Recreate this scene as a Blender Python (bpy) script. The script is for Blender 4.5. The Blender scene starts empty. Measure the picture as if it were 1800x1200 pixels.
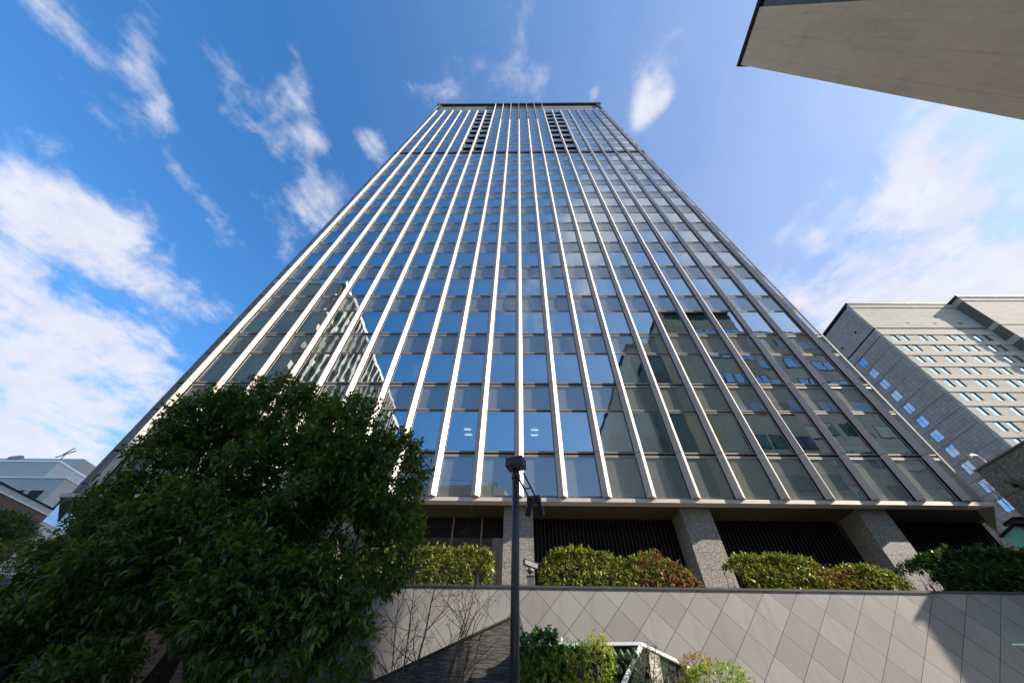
import bpy, math, random
import numpy as np
from mathutils import Vector, Matrix, noise as mnoise

SC = bpy.context.scene
COL = SC.collection
PI = math.pi
R = math.radians

# ------------------------------------------------------------------ camera
PW = 1800.0
FPX = 630.0
zx, zy = 11.6, 562.0
pitch = math.atan(FPX / math.hypot(zx, zy)); roll = math.atan(zx / zy); yaw = R(1.4)
EYE = Vector((0, 0, 1.6))
_h = Vector((-math.sin(yaw), math.cos(yaw), 0)); _r0 = Vector((math.cos(yaw), math.sin(yaw), 0)); _z = Vector((0, 0, 1))
CF = _h * math.cos(pitch) + _z * math.sin(pitch)
_u0 = -_h * math.sin(pitch) + _z * math.cos(pitch)
CR = _r0 * math.cos(roll) + _u0 * math.sin(roll)
CU = _u0 * math.cos(roll) - _r0 * math.sin(roll)
cam = bpy.data.cameras.new('camera'); cam.sensor_width = 36; cam.lens = FPX / PW * 36
cam.clip_start = 0.05; cam.clip_end = 3000
co = bpy.data.objects.new('camera', cam); COL.objects.link(co)
m = Matrix.Identity(4)
for i in range(3):
    m[i][0] = CR[i]; m[i][1] = CU[i]; m[i][2] = -CF[i]; m[i][3] = EYE[i]
co.matrix_world = m
SC.camera = co


def at(x, y, Y):
    """point at distance Y in front of the eye that was measured at (x, y) on the photograph"""
    d = CR * ((x - 900) / FPX) + CU * ((600 - y) / FPX) + CF
    return EYE + d * (Y / d.y)


def metres(px, P):
    return px * ((P - EYE).dot(CF)) / FPX

# ------------------------------------------------------------------ materials
MATS = {}


def newmat(name):
    mt = bpy.data.materials.new(name); mt.use_nodes = True
    nt = mt.node_tree
    for n in list(nt.nodes): nt.nodes.remove(n)
    out = nt.nodes.new('ShaderNodeOutputMaterial')
    MATS[name] = mt
    return mt, nt, out


class NT:
    def __init__(s, nt): s.nt = nt

    def n(s, t, **kw):
        nd = s.nt.nodes.new(t)
        for k, v in kw.items():
            if k.startswith('_'): setattr(nd, k[1:], v)
        for k, v in kw.items():
            if not k.startswith('_'):
                key = k
                try: key = int(k[1:]) if k[0] == 'i' and k[1:].isdigit() else k.replace('__', ' ')
                except Exception: pass
                inp = nd.inputs[key]
                if isinstance(v, bpy.types.NodeSocket): s.nt.links.new(v, inp)
                else: inp.default_value = v
        return nd

    def math(s, op, a, b=None, c=None, clamp=False):
        nd = s.nt.nodes.new('ShaderNodeMath'); nd.operation = op; nd.use_clamp = clamp
        for i, v in enumerate((a, b, c)):
            if v is None: continue
            if isinstance(v, bpy.types.NodeSocket): s.nt.links.new(v, nd.inputs[i])
            else: nd.inputs[i].default_value = v
        return nd.outputs[0]

    def mix(s, f, a, b, mode='MIX'):
        nd = s.nt.nodes.new('ShaderNodeMix'); nd.data_type = 'RGBA'; nd.blend_type = mode
        for key, v in ((0, f), (6, a), (7, b)):
            if isinstance(v, bpy.types.NodeSocket): s.nt.links.new(v, nd.inputs[key])
            else: nd.inputs[key].default_value = (v if key == 0 else tuple(v) + ((1,) if len(v) == 3 else ()))
        return nd.outputs[2]

    def pos(s):
        return s.nt.nodes.new('ShaderNodeNewGeometry').outputs['Position']

    def scaled(s, v, sx, sy, sz):
        nd = s.nt.nodes.new('ShaderNodeVectorMath'); nd.operation = 'MULTIPLY'
        s.nt.links.new(v, nd.inputs[0]); nd.inputs[1].default_value = (sx, sy, sz)
        return nd.outputs[0]

    def noise(s, v, scale, detail=4, rough=.55, dist=0):
        return s.n('ShaderNodeTexNoise', Vector=v, Scale=scale, Detail=detail, Roughness=rough, Distortion=dist).outputs[0]

    def ramp(s, f, stops, interp='LINEAR'):
        nd = s.nt.nodes.new('ShaderNodeValToRGB'); cr = nd.color_ramp; cr.interpolation = interp
        s.nt.links.new(f, nd.inputs[0])
        while len(cr.elements) < len(stops): cr.elements.new(.5)
        for e, (p, c) in zip(cr.elements, stops):
            e.position = p; e.color = tuple(c) + ((1,) if len(c) == 3 else ())
        return nd.outputs[0]

    def bump(s, h, strength=.3, dist=.02):
        return s.n('ShaderNodeBump', Height=h, Strength=strength, Distance=dist).outputs[0]


def principled(N, out, col, rough=.6, metal=0, normal=None, spec=.5, **kw):
    p = N.nt.nodes.new('ShaderNodeBsdfPrincipled')
    def put(k, v):
        if isinstance(v, bpy.types.NodeSocket): N.nt.links.new(v, p.inputs[k])
        elif k == 'Base Color': p.inputs[k].default_value = tuple(v)[:3] + (1,)
        else: p.inputs[k].default_value = v
    put('Base Color', col); put('Roughness', rough); put('Metallic', metal); put('Specular IOR Level', spec)
    if normal is not None: put('Normal', normal)
    for k, v in kw.items(): put(k.replace('_', ' '), v)
    N.nt.links.new(p.outputs[0], out.inputs[0])
    return p


def plain(name, col, rough=.6, metal=0, var=.12, vscale=1.5, bump=0, bscale=40, spec=.5, piece=0):
    """a real surface colour with slow dirt / weather variation"""
    mt, nt, out = newmat(name); N = NT(nt); P = N.pos()
    f = N.noise(P, vscale, 6, .65)
    f2 = N.noise(N.scaled(P, 6, 6, 1.2), vscale, 3)
    lo = [c * (1 - var) for c in col]; hi = [c * (1 + var) for c in col]
    fm = N.math('MULTIPLY_ADD', f2, .4, N.math('MULTIPLY', f, .6))
    c = N.ramp(fm, [(.3, lo), (.7, hi)])
    if piece:
        rp = nt.nodes.new('ShaderNodeNewGeometry').outputs['Random Per Island']
        c = N.mix(1.0, c, N.ramp(rp, [(0, (1 - piece,) * 3), (1, (1 + piece * .6,) * 3)]), 'MULTIPLY')
    nrm = None
    if bump: nrm = N.bump(N.noise(P, bscale, 4), bump, .01)
    rr = N.math('MULTIPLY_ADD', f, .2, rough - .1, clamp=True)
    principled(N, out, c, rr, metal, nrm, spec)
    return mt


def granite(name, cols, scale, rough=.55, course=None, joint=(.05, .05, .05), cstep=(.555,), axis='z'):
    mt, nt, out = newmat(name); N = NT(nt); P = N.pos()
    v = N.n('ShaderNodeTexVoronoi', Vector=P, Scale=scale)
    sp = N.n('ShaderNodeSeparateColor', Color=v.outputs['Color']).outputs[0]
    f = N.math('MULTIPLY_ADD', N.noise(P, scale * .8, 3, .7), .5, N.math('MULTIPLY', sp, .5))
    c = N.ramp(f, [(.25, cols[0]), (.45, cols[1]), (.6, cols[2]), (.75, cols[3])])
    big = N.noise(P, .9, 5)
    c = N.mix(N.math('MULTIPLY', big, .35), c, [x * .75 for x in cols[1]])
    principled(N, out, c, rough, 0, N.bump(f, .12, .004))
    return mt


def tiled(name, col, tx, tz, jw=.012, joint=(.03, .03, .03), var=.15, rough=.55, plane='XZ', bumpn=.1, jstr=1.0, spec=.12):
    """rectangular cladding panels on a vertical wall: joints and a tone of its own per panel"""
    mt, nt, out = newmat(name); N = NT(nt); P = N.pos()
    s = N.n('ShaderNodeSeparateXYZ', Vector=P)
    a = s.outputs[0] if plane == 'XZ' else s.outputs[1]
    if plane == 'BOTH': a = N.math('ADD', s.outputs[0], s.outputs[1])
    z = s.outputs[2]
    ua = N.math('DIVIDE', a, tx); uz = N.math('DIVIDE', z, tz)
    fa = N.math('FRACT', ua); fz = N.math('FRACT', uz)
    ja = N.math('LESS_THAN', fa, jw / tx); jz = N.math('LESS_THAN', fz, jw / tz)
    j = N.math('MAXIMUM', ja, jz)
    cell = N.n('ShaderNodeCombineXYZ', X=N.math('FLOOR', ua), Y=N.math('FLOOR', uz)).outputs[0]
    w = N.n('ShaderNodeTexWhiteNoise', Vector=cell, _noise_dimensions='3D').outputs[0]
    f = N.math('MULTIPLY_ADD', w, .55, N.math('MULTIPLY', N.noise(P, .35, 6, .65), .45))
    c = N.ramp(f, [(.1, [x * (1 - var) for x in col]), (.9, [x * (1 + var) for x in col])])
    grain = N.noise(P, 30, 3)
    c = N.mix(.12, c, N.ramp(grain, [(.3, (0, 0, 0)), (.7, (.6, .6, .6))]))
    c = N.mix(N.math('MULTIPLY', j, jstr), c, joint)
    principled(N, out, c, rough, 0, N.bump(grain, bumpn, .005), spec)
    return mt


def ribbed(name, col, step, axis='XY', rough=.45, metal=.2, depth=.5):
    mt, nt, out = newmat(name); N = NT(nt); P = N.pos()
    s = N.n('ShaderNodeSeparateXYZ', Vector=P)
    a = N.math('ADD', s.outputs[0], s.outputs[1]) if axis == 'XY' else s.outputs[2]
    f = N.math('FRACT', N.math('DIVIDE', a, step))
    tri = N.math('PINGPONG', f, .5)
    c = N.mix(N.noise(P, .6, 5), [x * .85 for x in col], [x * 1.12 for x in col])
    seam = N.math('LESS_THAN', f, .1)
    c = N.mix(N.math('MULTIPLY', seam, .55), c, [x * .3 for x in col])
    principled(N, out, c, rough, metal, N.bump(tri, depth, step * .35))
    return mt


def glass(name, tint, refl, body, wave=.012, frw=.6):
    """coated facade glass: a mirror share over a see-through tinted body"""
    mt, nt, out = newmat(name); N = NT(nt); P = N.pos()
    h = N.noise(N.scaled(P, 1, 1, .55), .9, 2, .5)
    nrm = N.bump(h, 1.0, wave)
    fr = N.n('ShaderNodeFresnel', IOR=1.55, Normal=nrm).outputs[0]
    fac = N.math('MULTIPLY_ADD', fr, frw, refl, clamp=True)
    g = N.n('ShaderNodeBsdfGlossy', Color=tuple(tint) + (1,), Roughness=.004, Normal=nrm).outputs[0]
    t = N.n('ShaderNodeBsdfTransparent', Color=tuple(body) + (1,)).outputs[0]
    mx = nt.nodes.new('ShaderNodeMixShader'); nt.links.new(fac, mx.inputs[0]); nt.links.new(t, mx.inputs[1]); nt.links.new(g, mx.inputs[2])
    nt.links.new(mx.outputs[0], out.inputs[0])
    return mt


def leafmat(name, cols, rough=.35, trans=.25, spec=.5):
    mt, nt, out = newmat(name); N = NT(nt)
    g = nt.nodes.new('ShaderNodeNewGeometry')
    r = g.outputs['Random Per Island']
    big = N.noise(g.outputs['Position'], 1.6, 3)
    f = N.math('MULTIPLY_ADD', big, .5, N.math('MULTIPLY', r, .6))
    k = len(cols)
    c = N.ramp(f, [(.2 + .6 * i / max(1, k - 1), cc) for i, cc in enumerate(cols)])
    p = N.nt.nodes.new('ShaderNodeBsdfPrincipled')
    nt.links.new(c, p.inputs['Base Color']); p.inputs['Roughness'].default_value = rough; p.inputs['Specular IOR Level'].default_value = spec
    t = nt.nodes.new('ShaderNodeBsdfTranslucent'); nt.links.new(N.mix(1, c, (1.1, 1.25, .5), 'MULTIPLY'), t.inputs[0])
    mx = nt.nodes.new('ShaderNodeMixShader'); mx.inputs[0].default_value = trans
    nt.links.new(p.outputs[0], mx.inputs[1]); nt.links.new(t.outputs[0], mx.inputs[2])
    nt.links.new(mx.outputs[0], out.inputs[0])
    return mt


def emit(name, col, s):
    mt, nt, out = newmat(name); N = NT(nt)
    e = N.n('ShaderNodeEmission', Color=tuple(col) + (1,), Strength=s)
    nt.links.new(e.outputs[0], out.inputs[0]); return mt


# --- the tower
M_fin = plain('cream_aluminium', (.49, .428, .385), .45, .12, .06, .8, piece=.10)
M_black = plain('black_gasket', (.012, .012, .013), .7, 0, .1, spec=.1)
M_rail = plain('grey_aluminium', (.31, .292, .268), .6, 0, .08, spec=.2)
M_frame = plain('pale_window_frame', (.42, .40, .34), .45, .2, .08)
M_fascia = plain('cream_fascia', (.62, .57, .52), .5, .1, .06)
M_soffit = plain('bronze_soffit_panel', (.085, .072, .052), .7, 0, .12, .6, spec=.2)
M_eave = plain('dark_roof_eave', (.05, .043, .034), .9, 0, .12, spec=.05)
M_endpanel = plain('pale_green_metal', (.16, .17, .13), .45, .3, .08)
M_pillar = granite('speckled_granite', [(.075, .071, .065), (.22, .208, .185), (.36, .336, .295), (.52, .485, .43)], 44)
M_spandrel = plain('spandrel_backing', (.40, .39, .36), .7, 0, .06, .4)
M_louvre = plain('bronze_louvre', (.018, .013, .010), .6, .1, .2)
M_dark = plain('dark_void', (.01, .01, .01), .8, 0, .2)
M_ceil = plain('white_ceiling', (.5, .5, .48), .8, 0, .05)
M_room = plain('office_back_wall', (.10, .11, .11), .8, 0, .2, .4)
M_brownlobby = plain('brown_lobby_wall', (.09, .05, .025), .6, 0, .4, 1.2)
M_tan = plain('tan_mullion', (.33, .24, .17), .5, .1, .08)
G_vis = glass('blue_vision_glass', (.88, .97, 1.0), .50, (.42, .84, .74), .0045, .5)
G_span = glass('spandrel_glass', (.86, .95, 1.0), .20, (.93, .96, .92), .0045, .5)
G_lobby = glass('lobby_glass', (.9, .95, 1), .08, (.6, .58, .5), .004)
G_green = glass('green_canopy_glass', (.75, 1, .9), .22, (.32, .75, .6), .006)
E_lamp = emit('office_ceiling_light', (1, .66, .50), 1.4)


def blindmat():
    mt, nt, out = newmat('window_blind'); N = NT(nt); P = N.pos()
    z = N.n('ShaderNodeSeparateXYZ', Vector=P).outputs[2]
    f = N.math('FRACT', N.math('DIVIDE', z, .115))
    l = N.math('LESS_THAN', f, .28)
    c = N.mix(l, (.70, .74, .71), (.42, .46, .45))
    rp = nt.nodes.new('ShaderNodeNewGeometry').outputs['Random Per Island']
    c = N.mix(1.0, c, N.ramp(rp, [(0, (.55, .55, .55)), (.6, (.95, .95, .95)), (1, (1.15, 1.15, 1.15))]), 'MULTIPLY')
    principled(N, out, c, .7)
    return mt


M_blind = blindmat()


def diamond():
    mt, nt, out = newmat('diamond_stone_cladding'); N = NT(nt); P = N.pos()
    s = N.n('ShaderNodeSeparateXYZ', Vector=P)
    x = N.math('SUBTRACT', s.outputs[0], .83); z = N.math('SUBTRACT', s.outputs[2], 3.885)
    W = .853
    u = N.math('DIVIDE', N.math('ADD', x, z), W); v = N.math('DIVIDE', N.math('SUBTRACT', x, z), W)
    def line(t):
        d = N.math('ABSOLUTE', N.math('SUBTRACT', N.math('FRACT', N.math('ADD', t, .5)), .5))
        return N.math('LESS_THAN', d, .0098)
    j = N.math('MAXIMUM', line(u), line(v))
    cell = N.n('ShaderNodeCombineXYZ', X=N.math('FLOOR', u), Y=N.math('FLOOR', v)).outputs[0]
    w = N.n('ShaderNodeTexWhiteNoise', Vector=cell, _noise_dimensions='3D')
    stain = N.noise(N.scaled(P, 1, 1, .45), .8, 7, .7)
    f = N.math('MULTIPLY_ADD', w.outputs[0], .5, N.math('MULTIPLY', stain, .5))
    c = N.ramp(f, [(.2, (.26, .247, .225)), (.5, (.335, .321, .297)), (.8, (.40, .385, .36))])
    warm = N.noise(P, .5, 4)
    c = N.mix(N.ramp(warm, [(.5, (0, 0, 0)), (.75, (.5, .5, .5))]), c, (.31, .26, .205))
    g = N.noise(P, 55, 3, .7)
    c = N.mix(.22, c, N.ramp(g, [(.3, (.08, .08, .08)), (.7, (.55, .54, .52))]))
    c = N.mix(j, c, (.035, .035, .035))
    strk = N.noise(N.scaled(P, 4.5, 1, .35), 1.0, 6, .7)
    c = N.mix(N.ramp(strk, [(.50, (0, 0, 0)), (.78, (.5, .5, .5))]), c, (.17, .155, .13))
    bm = N.math('SUBTRACT', N.math('MULTIPLY', g, .15), j)
    principled(N, out, c, .62, 0, N.bump(bm, .35, .006))
    return mt


M_diamond = diamond()
M_coping = plain('dark_metal_coping', (.09, .09, .085), .45, .4, .1)


def slate():
    mt, nt, out = newmat('stacked_slate'); N = NT(nt); P = N.pos()
    s = N.n('ShaderNodeSeparateXYZ', Vector=P)
    a = N.math('ADD', s.outputs[0], s.outputs[1])
    row = N.math('FLOOR', N.math('DIVIDE', s.outputs[2], .021))
    off = N.n('ShaderNodeTexWhiteNoise', _noise_dimensions='1D', W=row).outputs[0]
    ua = N.math('ADD', N.math('DIVIDE', a, .19), N.math('MULTIPLY', off, 7.3))
    cell = N.n('ShaderNodeCombineXYZ', X=N.math('FLOOR', ua), Y=row).outputs[0]
    w = N.n('ShaderNodeTexWhiteNoise', Vector=cell, _noise_dimensions='3D').outputs[0]
    fz = N.math('FRACT', N.math('DIVIDE', s.outputs[2], .021))
    gap = N.math('LESS_THAN', fz, .2)
    c = N.ramp(w, [(0, (.05, .05, .047)), (.5, (.11, .105, .095)), (1, (.2, .19, .165))])
    c = N.mix(N.math('MULTIPLY', gap, .8), c, (.012, .012, .011))
    h = N.math('SUBTRACT', w, N.math('MULTIPLY', gap, 1.0))
    principled(N, out, c, .7, 0, N.bump(h, .8, .02))
    return mt


M_slate = slate()


def bricks():
    mt, nt, out = newmat('red_brown_brick'); N = NT(nt); P = N.pos()
    s = N.n('ShaderNodeSeparateXYZ', Vector=P)
    v = N.n('ShaderNodeCombineXYZ', X=N.math('ADD', s.outputs[0], s.outputs[1]), Y=s.outputs[2]).outputs[0]
    b = N.n('ShaderNodeTexBrick', Vector=v, Color1=(.28, .14, .085, 1), Color2=(.2, .1, .065, 1), Mortar=(.25, .22, .19, 1), Scale=1.0)
    b.inputs['Brick Width'].default_value = .23; b.inputs['Row Height'].default_value = .075; b.inputs['Mortar Size'].default_value = .01
    c = N.mix(N.math('MULTIPLY', N.noise(P, 1.2, 5), .5), b.outputs[0], (.12, .07, .05))
    principled(N, out, c, .8, 0, N.bump(b.outputs[1], .3, .008))
    return mt


M_brick = bricks()
M_granA = tiled('grey_granite_cladding_lit', (.40, .37, .315), 2.55, .54, .035, (.14, .13, .115), .12, .8, 'XZ')  # paler copy for the front face; its sunlight is put into the colour
M_granB = tiled('grey_granite_cladding_shaded', (.30, .262, .24), .95, .54, .035, (.10, .095, .095), .18, .5, 'YZ')  # darker violet copy for the side face; its shade is put into the colour
M_belt = plain('smooth_granite_belt', (.42, .39, .34), .8, 0, .08, .3, spec=.1)
M_pane_sky = plain('bluish_mirror_pane', (.62, .74, .82), .02, 1, .05, .2)
M_win_dark = plain('dark_window_frame', (.02, .021, .024), .6, 0, .1, spec=.15)


def concrete():
    mt, nt, out = newmat('trowelled_beige_render'); N = NT(nt); P = N.pos()
    big = N.noise(N.scaled(P, 1, 1, .35), .22, 7, .6)
    tr = N.noise(N.scaled(P, 1, 1.3, .55), 1.7, 8, .72, .8)
    f = N.math('MULTIPLY_ADD', tr, .4, N.math('MULTIPLY', big, .6))
    c = N.ramp(f, [(.28, (.36, .265, .16)), (.5, (.49, .37, .235)), (.72, (.57, .44, .29))])
    s = N.n('ShaderNodeSeparateXYZ', Vector=P)
    wv = N.math('MULTIPLY_ADD', N.noise(P, .5, 3), .05, 2.09)
    seam = N.math('LESS_THAN', N.math('ABSOLUTE', N.math('SUBTRACT', s.outputs[1], wv)), .012)
    strk = N.noise(N.scaled(P, 1, 5.5, .16), 1.0, 6, .65)
    c = N.mix(N.ramp(strk, [(.52, (0, 0, 0)), (.72, (.32, .32, .32))]), c, (.24, .18, .11))
    c = N.mix(N.math('MULTIPLY', seam, .4), c, (.2, .17, .13))
    principled(N, out, c, .8, 0, N.bump(tr, .5, .03))
    return mt


M_conc = concrete()
M_ribdark = ribbed('dark_ribbed_metal', (.10, .115, .10), .45, 'Z', .7, .0, .9)
M_concface = tiled('grey_panel_wall', (.46, .44, .39), 2.6, 1.8, .03, (.1, .1, .1), .08, .7, 'XZ')
M_ribmetal = ribbed('pale_ribbed_cladding', (.55, .52, .47), .42, 'XY', .5, .2, .35)
M_sidemetal = ribbed('grey_lap_siding', (.47, .425, .39), .45, 'Z', .55, .1, .3)
M_olive = plain('beige_stair_tower_wall', (.36, .35, .29), .75, 0, .07, .3)
M_greengran = granite('green_grey_granite', [(.03, .036, .033), (.075, .088, .08), (.13, .15, .135), (.2, .225, .2)], 32)
M_pole = plain('charcoal_painted_steel', (.040, .042, .048), .38, .3, .1)
M_lampglass = plain('lamp_lens', (.3, .3, .28), .15, .2, .05)
M_cctv = plain('grey_camera_housing', (.12, .12, .12), .4, .2, .1)
M_greenpane = plain('frosted_green_glass', (.36, .80, .62), .12, 0, .08, 1.5)
M_white = plain('white_painted_trim', (.82, .82, .82), .45, .1, .06, 2)
M_stonecap = granite('buff_stone_cap', [(.2, .18, .15), (.4, .36, .3), (.5, .46, .4), (.6, .56, .5)], 40)
M_soil = plain('planter_soil', (.035, .027, .02), .9, 0, .4, 6, .6)
M_moss = plain('mossy_edge', (.05, .052, .02), .9, 0, .5, 8, .8)
M_ground = plain('asphalt', (.09, .088, .085), .85, 0, .2, .5, .3)
M_pave = tiled('grey_pavers', (.30, .285, .27), .6, .6, .01, (.05, .05, .05), .15, .8, 'XZ')
M_terr = plain('terrace_paving', (.2, .19, .18), .8, 0, .15)
M_bark = plain('dark_tree_bark', (.045, .034, .026), .85, 0, .35, 9, .8, 30)
M_twig = plain('red_brown_twig', (.085, .058, .046), .7, 0, .3, 8, .3)
M_twig2 = plain('rusty_twig', (.16, .085, .06), .7, 0, .25, 3)
M_palefin = plain('pale_grey_fin', (.34, .34, .33), .7, 0, .1, .3)
M_palerend = plain('light_wall_paint', (.5, .5, .48), .7, 0, .08, .3)
M_bluepane = plain('blue_sky_pane', (.36, .48, .60), .03, 1, .08, .3)
M_graycon = tiled('grey_concrete_block', (.55, .53, .48), 3.2, 3.6, .05, (.15, .15, .14), .1, .8, 'XZ')

L_tree = leafmat('evergreen_leaf', [(.030, .060, .011), (.066, .122, .018), (.11, .18, .028), (.18, .25, .05)], .34, .4, .5)
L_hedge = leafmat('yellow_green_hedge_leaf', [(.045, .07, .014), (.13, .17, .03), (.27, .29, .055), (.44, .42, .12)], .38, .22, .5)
L_hedged = leafmat('shaded_hedge_leaf', [(.015, .035, .012), (.035, .075, .02), (.065, .12, .03), (.11, .16, .045)], .32, .2, .5)  # darker copy of the hedge leaf; the shade on that hedge is in the colour
L_dead = leafmat('dead_rusty_leaf', [(.07, .028, .015), (.18, .065, .028), (.30, .12, .05), (.36, .2, .1)], .7, .25, .2)
L_fatsia = leafmat('broad_dark_leaf', [(.035, .10, .025), (.07, .17, .04), (.12, .24, .06)], .35, .25)
L_fern = leafmat('lime_fern_leaf', [(.12, .20, .02), (.28, .38, .045), (.45, .50, .08)], .5, .3)
L_gold = leafmat('golden_plume_leaf', [(.35, .26, .08), (.5, .38, .15), (.6, .5, .25)], .6, .3)
L_conif = leafmat('blue_green_conifer_leaf', [(.025, .06, .034), (.05, .11, .055), (.085, .16, .08)], .5, .15)
L_box = leafmat('bright_box_leaf', [(.10, .18, .02), (.25, .35, .04), (.42, .48, .08)], .4, .3)
L_orange = leafmat('orange_leaf', [(.22, .12, .02), (.4, .2, .035), (.35, .28, .06)], .5, .3)

# ------------------------------------------------------------------ mesh builder
ORIG = {}


class MB:
    def __init__(s): s.v = []; s.f = []; s.m = []; s.mats = []

    def mi(s, mat):
        if mat not in s.mats: s.mats.append(mat)
        return s.mats.index(mat)

    def add(s, vs, fs, mat):
        o = len(s.v); k = s.mi(mat)
        s.v += [tuple(p) for p in vs]
        for f in fs: s.f.append([o + i for i in f]); s.m.append(k)
        return s

    def box(s, x0, x1, y0, y1, z0, z1, mat):
        if x0 > x1: x0, x1 = x1, x0
        vs = [(x0, y0, z0), (x1, y0, z0), (x1, y1, z0), (x0, y1, z0), (x0, y0, z1), (x1, y0, z1), (x1, y1, z1), (x0, y1, z1)]
        return s.add(vs, [(0, 3, 2, 1), (4, 5, 6, 7), (0, 1, 5, 4), (1, 2, 6, 5), (2, 3, 7, 6), (3, 0, 4, 7)], mat)

    def obox(s, c, ax, ay, az, mat):
        """box at centre c with half-axes ax, ay, az"""
        c = Vector(c); vs = []
        for k in (-1, 1):
            for j, i in ((-1, -1), (-1, 1), (1, 1), (1, -1)):
                vs.append(c + ax * i + ay * j + az * k)
        return s.add(vs, [(0, 3, 2, 1), (4, 5, 6, 7), (0, 1, 5, 4), (1, 2, 6, 5), (2, 3, 7, 6), (3, 0, 4, 7)], mat)

    def quad(s, a, b, c, d, mat): return s.add([a, b, c, d], [(0, 1, 2, 3)], mat)

    def prism(s, poly, z0, z1, mat):
        n = len(poly)
        vs = [(x, y, z0) for x, y in poly] + [(x, y, z1) for x, y in poly]
        fs = [tuple(range(n - 1, -1, -1)), tuple(range(n, 2 * n))]
        fs += [(i, (i + 1) % n, n + (i + 1) % n, n + i) for i in range(n)]
        return s.add(vs, fs, mat)

    def slab(s, poly, y0, y1, mat):
        """polygon in x,z extruded from y0 to y1"""
        n = len(poly)
        vs = [(x, y0, z) for x, z in poly] + [(x, y1, z) for x, z in poly]
        fs = [tuple(range(n)), tuple(range(2 * n - 1, n - 1, -1))]
        fs += [(i, n + i, n + (i + 1) % n, (i + 1) % n) for i in range(n)]
        return s.add(vs, fs, mat)

    def tube(s, pts, rad, mat, n=6, cap=True):
        pts = [Vector(p) for p in pts]
        if not isinstance(rad, (list, tuple)): rad = [rad] * len(pts)
        vs = []; fs = []
        up = Vector((0.31, 0.17, .93))
        for i, p in enumerate(pts):
            d = (pts[min(i + 1, len(pts) - 1)] - pts[max(i - 1, 0)])
            if d.length < 1e-9: d = Vector((0, 0, 1))
            d.normalize()
            a = d.cross(up)
            if a.length < .05: a = d.cross(Vector((1, 0, 0)))
            a.normalize(); b = d.cross(a)
            for k in range(n):
                t = 2 * PI * k / n
                vs.append(p + (a * math.cos(t) + b * math.sin(t)) * rad[i])
        for i in range(len(pts) - 1):
            for k in range(n):
                q = (k + 1) % n
                fs.append((i * n + k, i * n + q, (i + 1) * n + q, (i + 1) * n + k))
        if cap:
            fs.append(tuple(range(n - 1, -1, -1))); e = (len(pts) - 1) * n; fs.append(tuple(range(e, e + n)))
        return s.add(vs, fs, mat)

    def build(s, name, parent=None, origin=None, smooth=False, bevel=0):
        me = bpy.data.meshes.new(name)
        O = Vector(origin) if origin is not None else (ORIG[parent.name] if parent else Vector((0, 0, 0)))
        me.from_pydata([tuple(Vector(p) - O) for p in s.v], [], s.f)
        for mt in s.mats: me.materials.append(mt)
        me.polygons.foreach_set('material_index', s.m)
        if smooth: me.polygons.foreach_set('use_smooth', [True] * len(me.polygons))
        me.update()
        o = bpy.data.objects.new(name, me); COL.objects.link(o)
        if parent: o.parent = parent
        else: o.location = O
        ORIG[o.name] = O
        if bevel:
            b = o.modifiers.new('bevel', 'BEVEL'); b.width = bevel; b.segments = 2; b.limit_method = 'ANGLE'
        return o


def thing(name, label, cat, loc, group=None):
    o = bpy.data.objects.new(name, None); COL.objects.link(o); o.location = loc
    o.empty_display_size = .2
    o['label'] = label; o['category'] = cat
    if group: o['group'] = group
    ORIG[o.name] = Vector(loc)
    return o


def tag(o, label, cat, group=None):
    o['label'] = label; o['category'] = cat
    if group: o['group'] = group
    return o


def struct(o):
    o['kind'] = 'structure'; return o

# ------------------------------------------------------------------ ground
g = MB(); g.quad((-900, -900, 0), (900, -900, 0), (900, 900, 0), (-900, 900, 0), M_ground); struct(g.build('ground'))
g = MB(); g.box(-40, 40, -3.0, 10.4, .004, .14, M_pave); struct(g.build('pavement'))
g = MB(); g.box(-24, 17.0, 11.32, 60, .0, 4.15, M_terr); struct(g.build('terrace'))

# ------------------------------------------------------------------ the office tower
FX0, FP = .07, 1.81
GY = 14.7                   # glass line
fx = lambda k: FX0 + FP * k
Z0, FH = 10.40, 4.175       # first floor rail, storey height
rng = random.Random(7)
tower = thing('office_tower', 'tall glass office tower with cream vertical fins rising above the granite pillars', 'office tower', (0, 14.7, 4.15))

bays = [(fx(i) + .205, fx(i + 1) - .205, i) for i in range(-10, 10)] + [(-18.72, fx(-10) - .205, -11), (fx(10) + .205, 18.82, 10)]


def panes(mb, x0, x1, z0, z1, mat, tilt=.0016, y=GY):
    w = x1 - x0; h = z1 - z0
    a = rng.gauss(0, tilt) * w; b = rng.gauss(0, tilt) * h
    mb.quad((x0, y - a, z0 - 0), (x1, y + a, z0), (x1, y + a + b, z1), (x0, y - a + b, z1), mat)


def frame_bars(mb, x0, x1, z0, z1, t=.03, y0=GY - .012, y1=GY + .04, mat=M_frame):
    mb.box(x0, x0 + t, y0, y1, z0, z1, mat); mb.box(x1 - t, x1, y0, y1, z0, z1, mat)
    mb.box(x0 + t, x1 - t, y0, y1, z1 - t, z1, mat)
    mb.box(x0 - .055, x0 - .004, GY + .02, GY + .10, z0, z1, M_black); mb.box(x1 + .004, x1 + .055, GY + .02, GY + .10, z0, z1, M_black)


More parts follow.
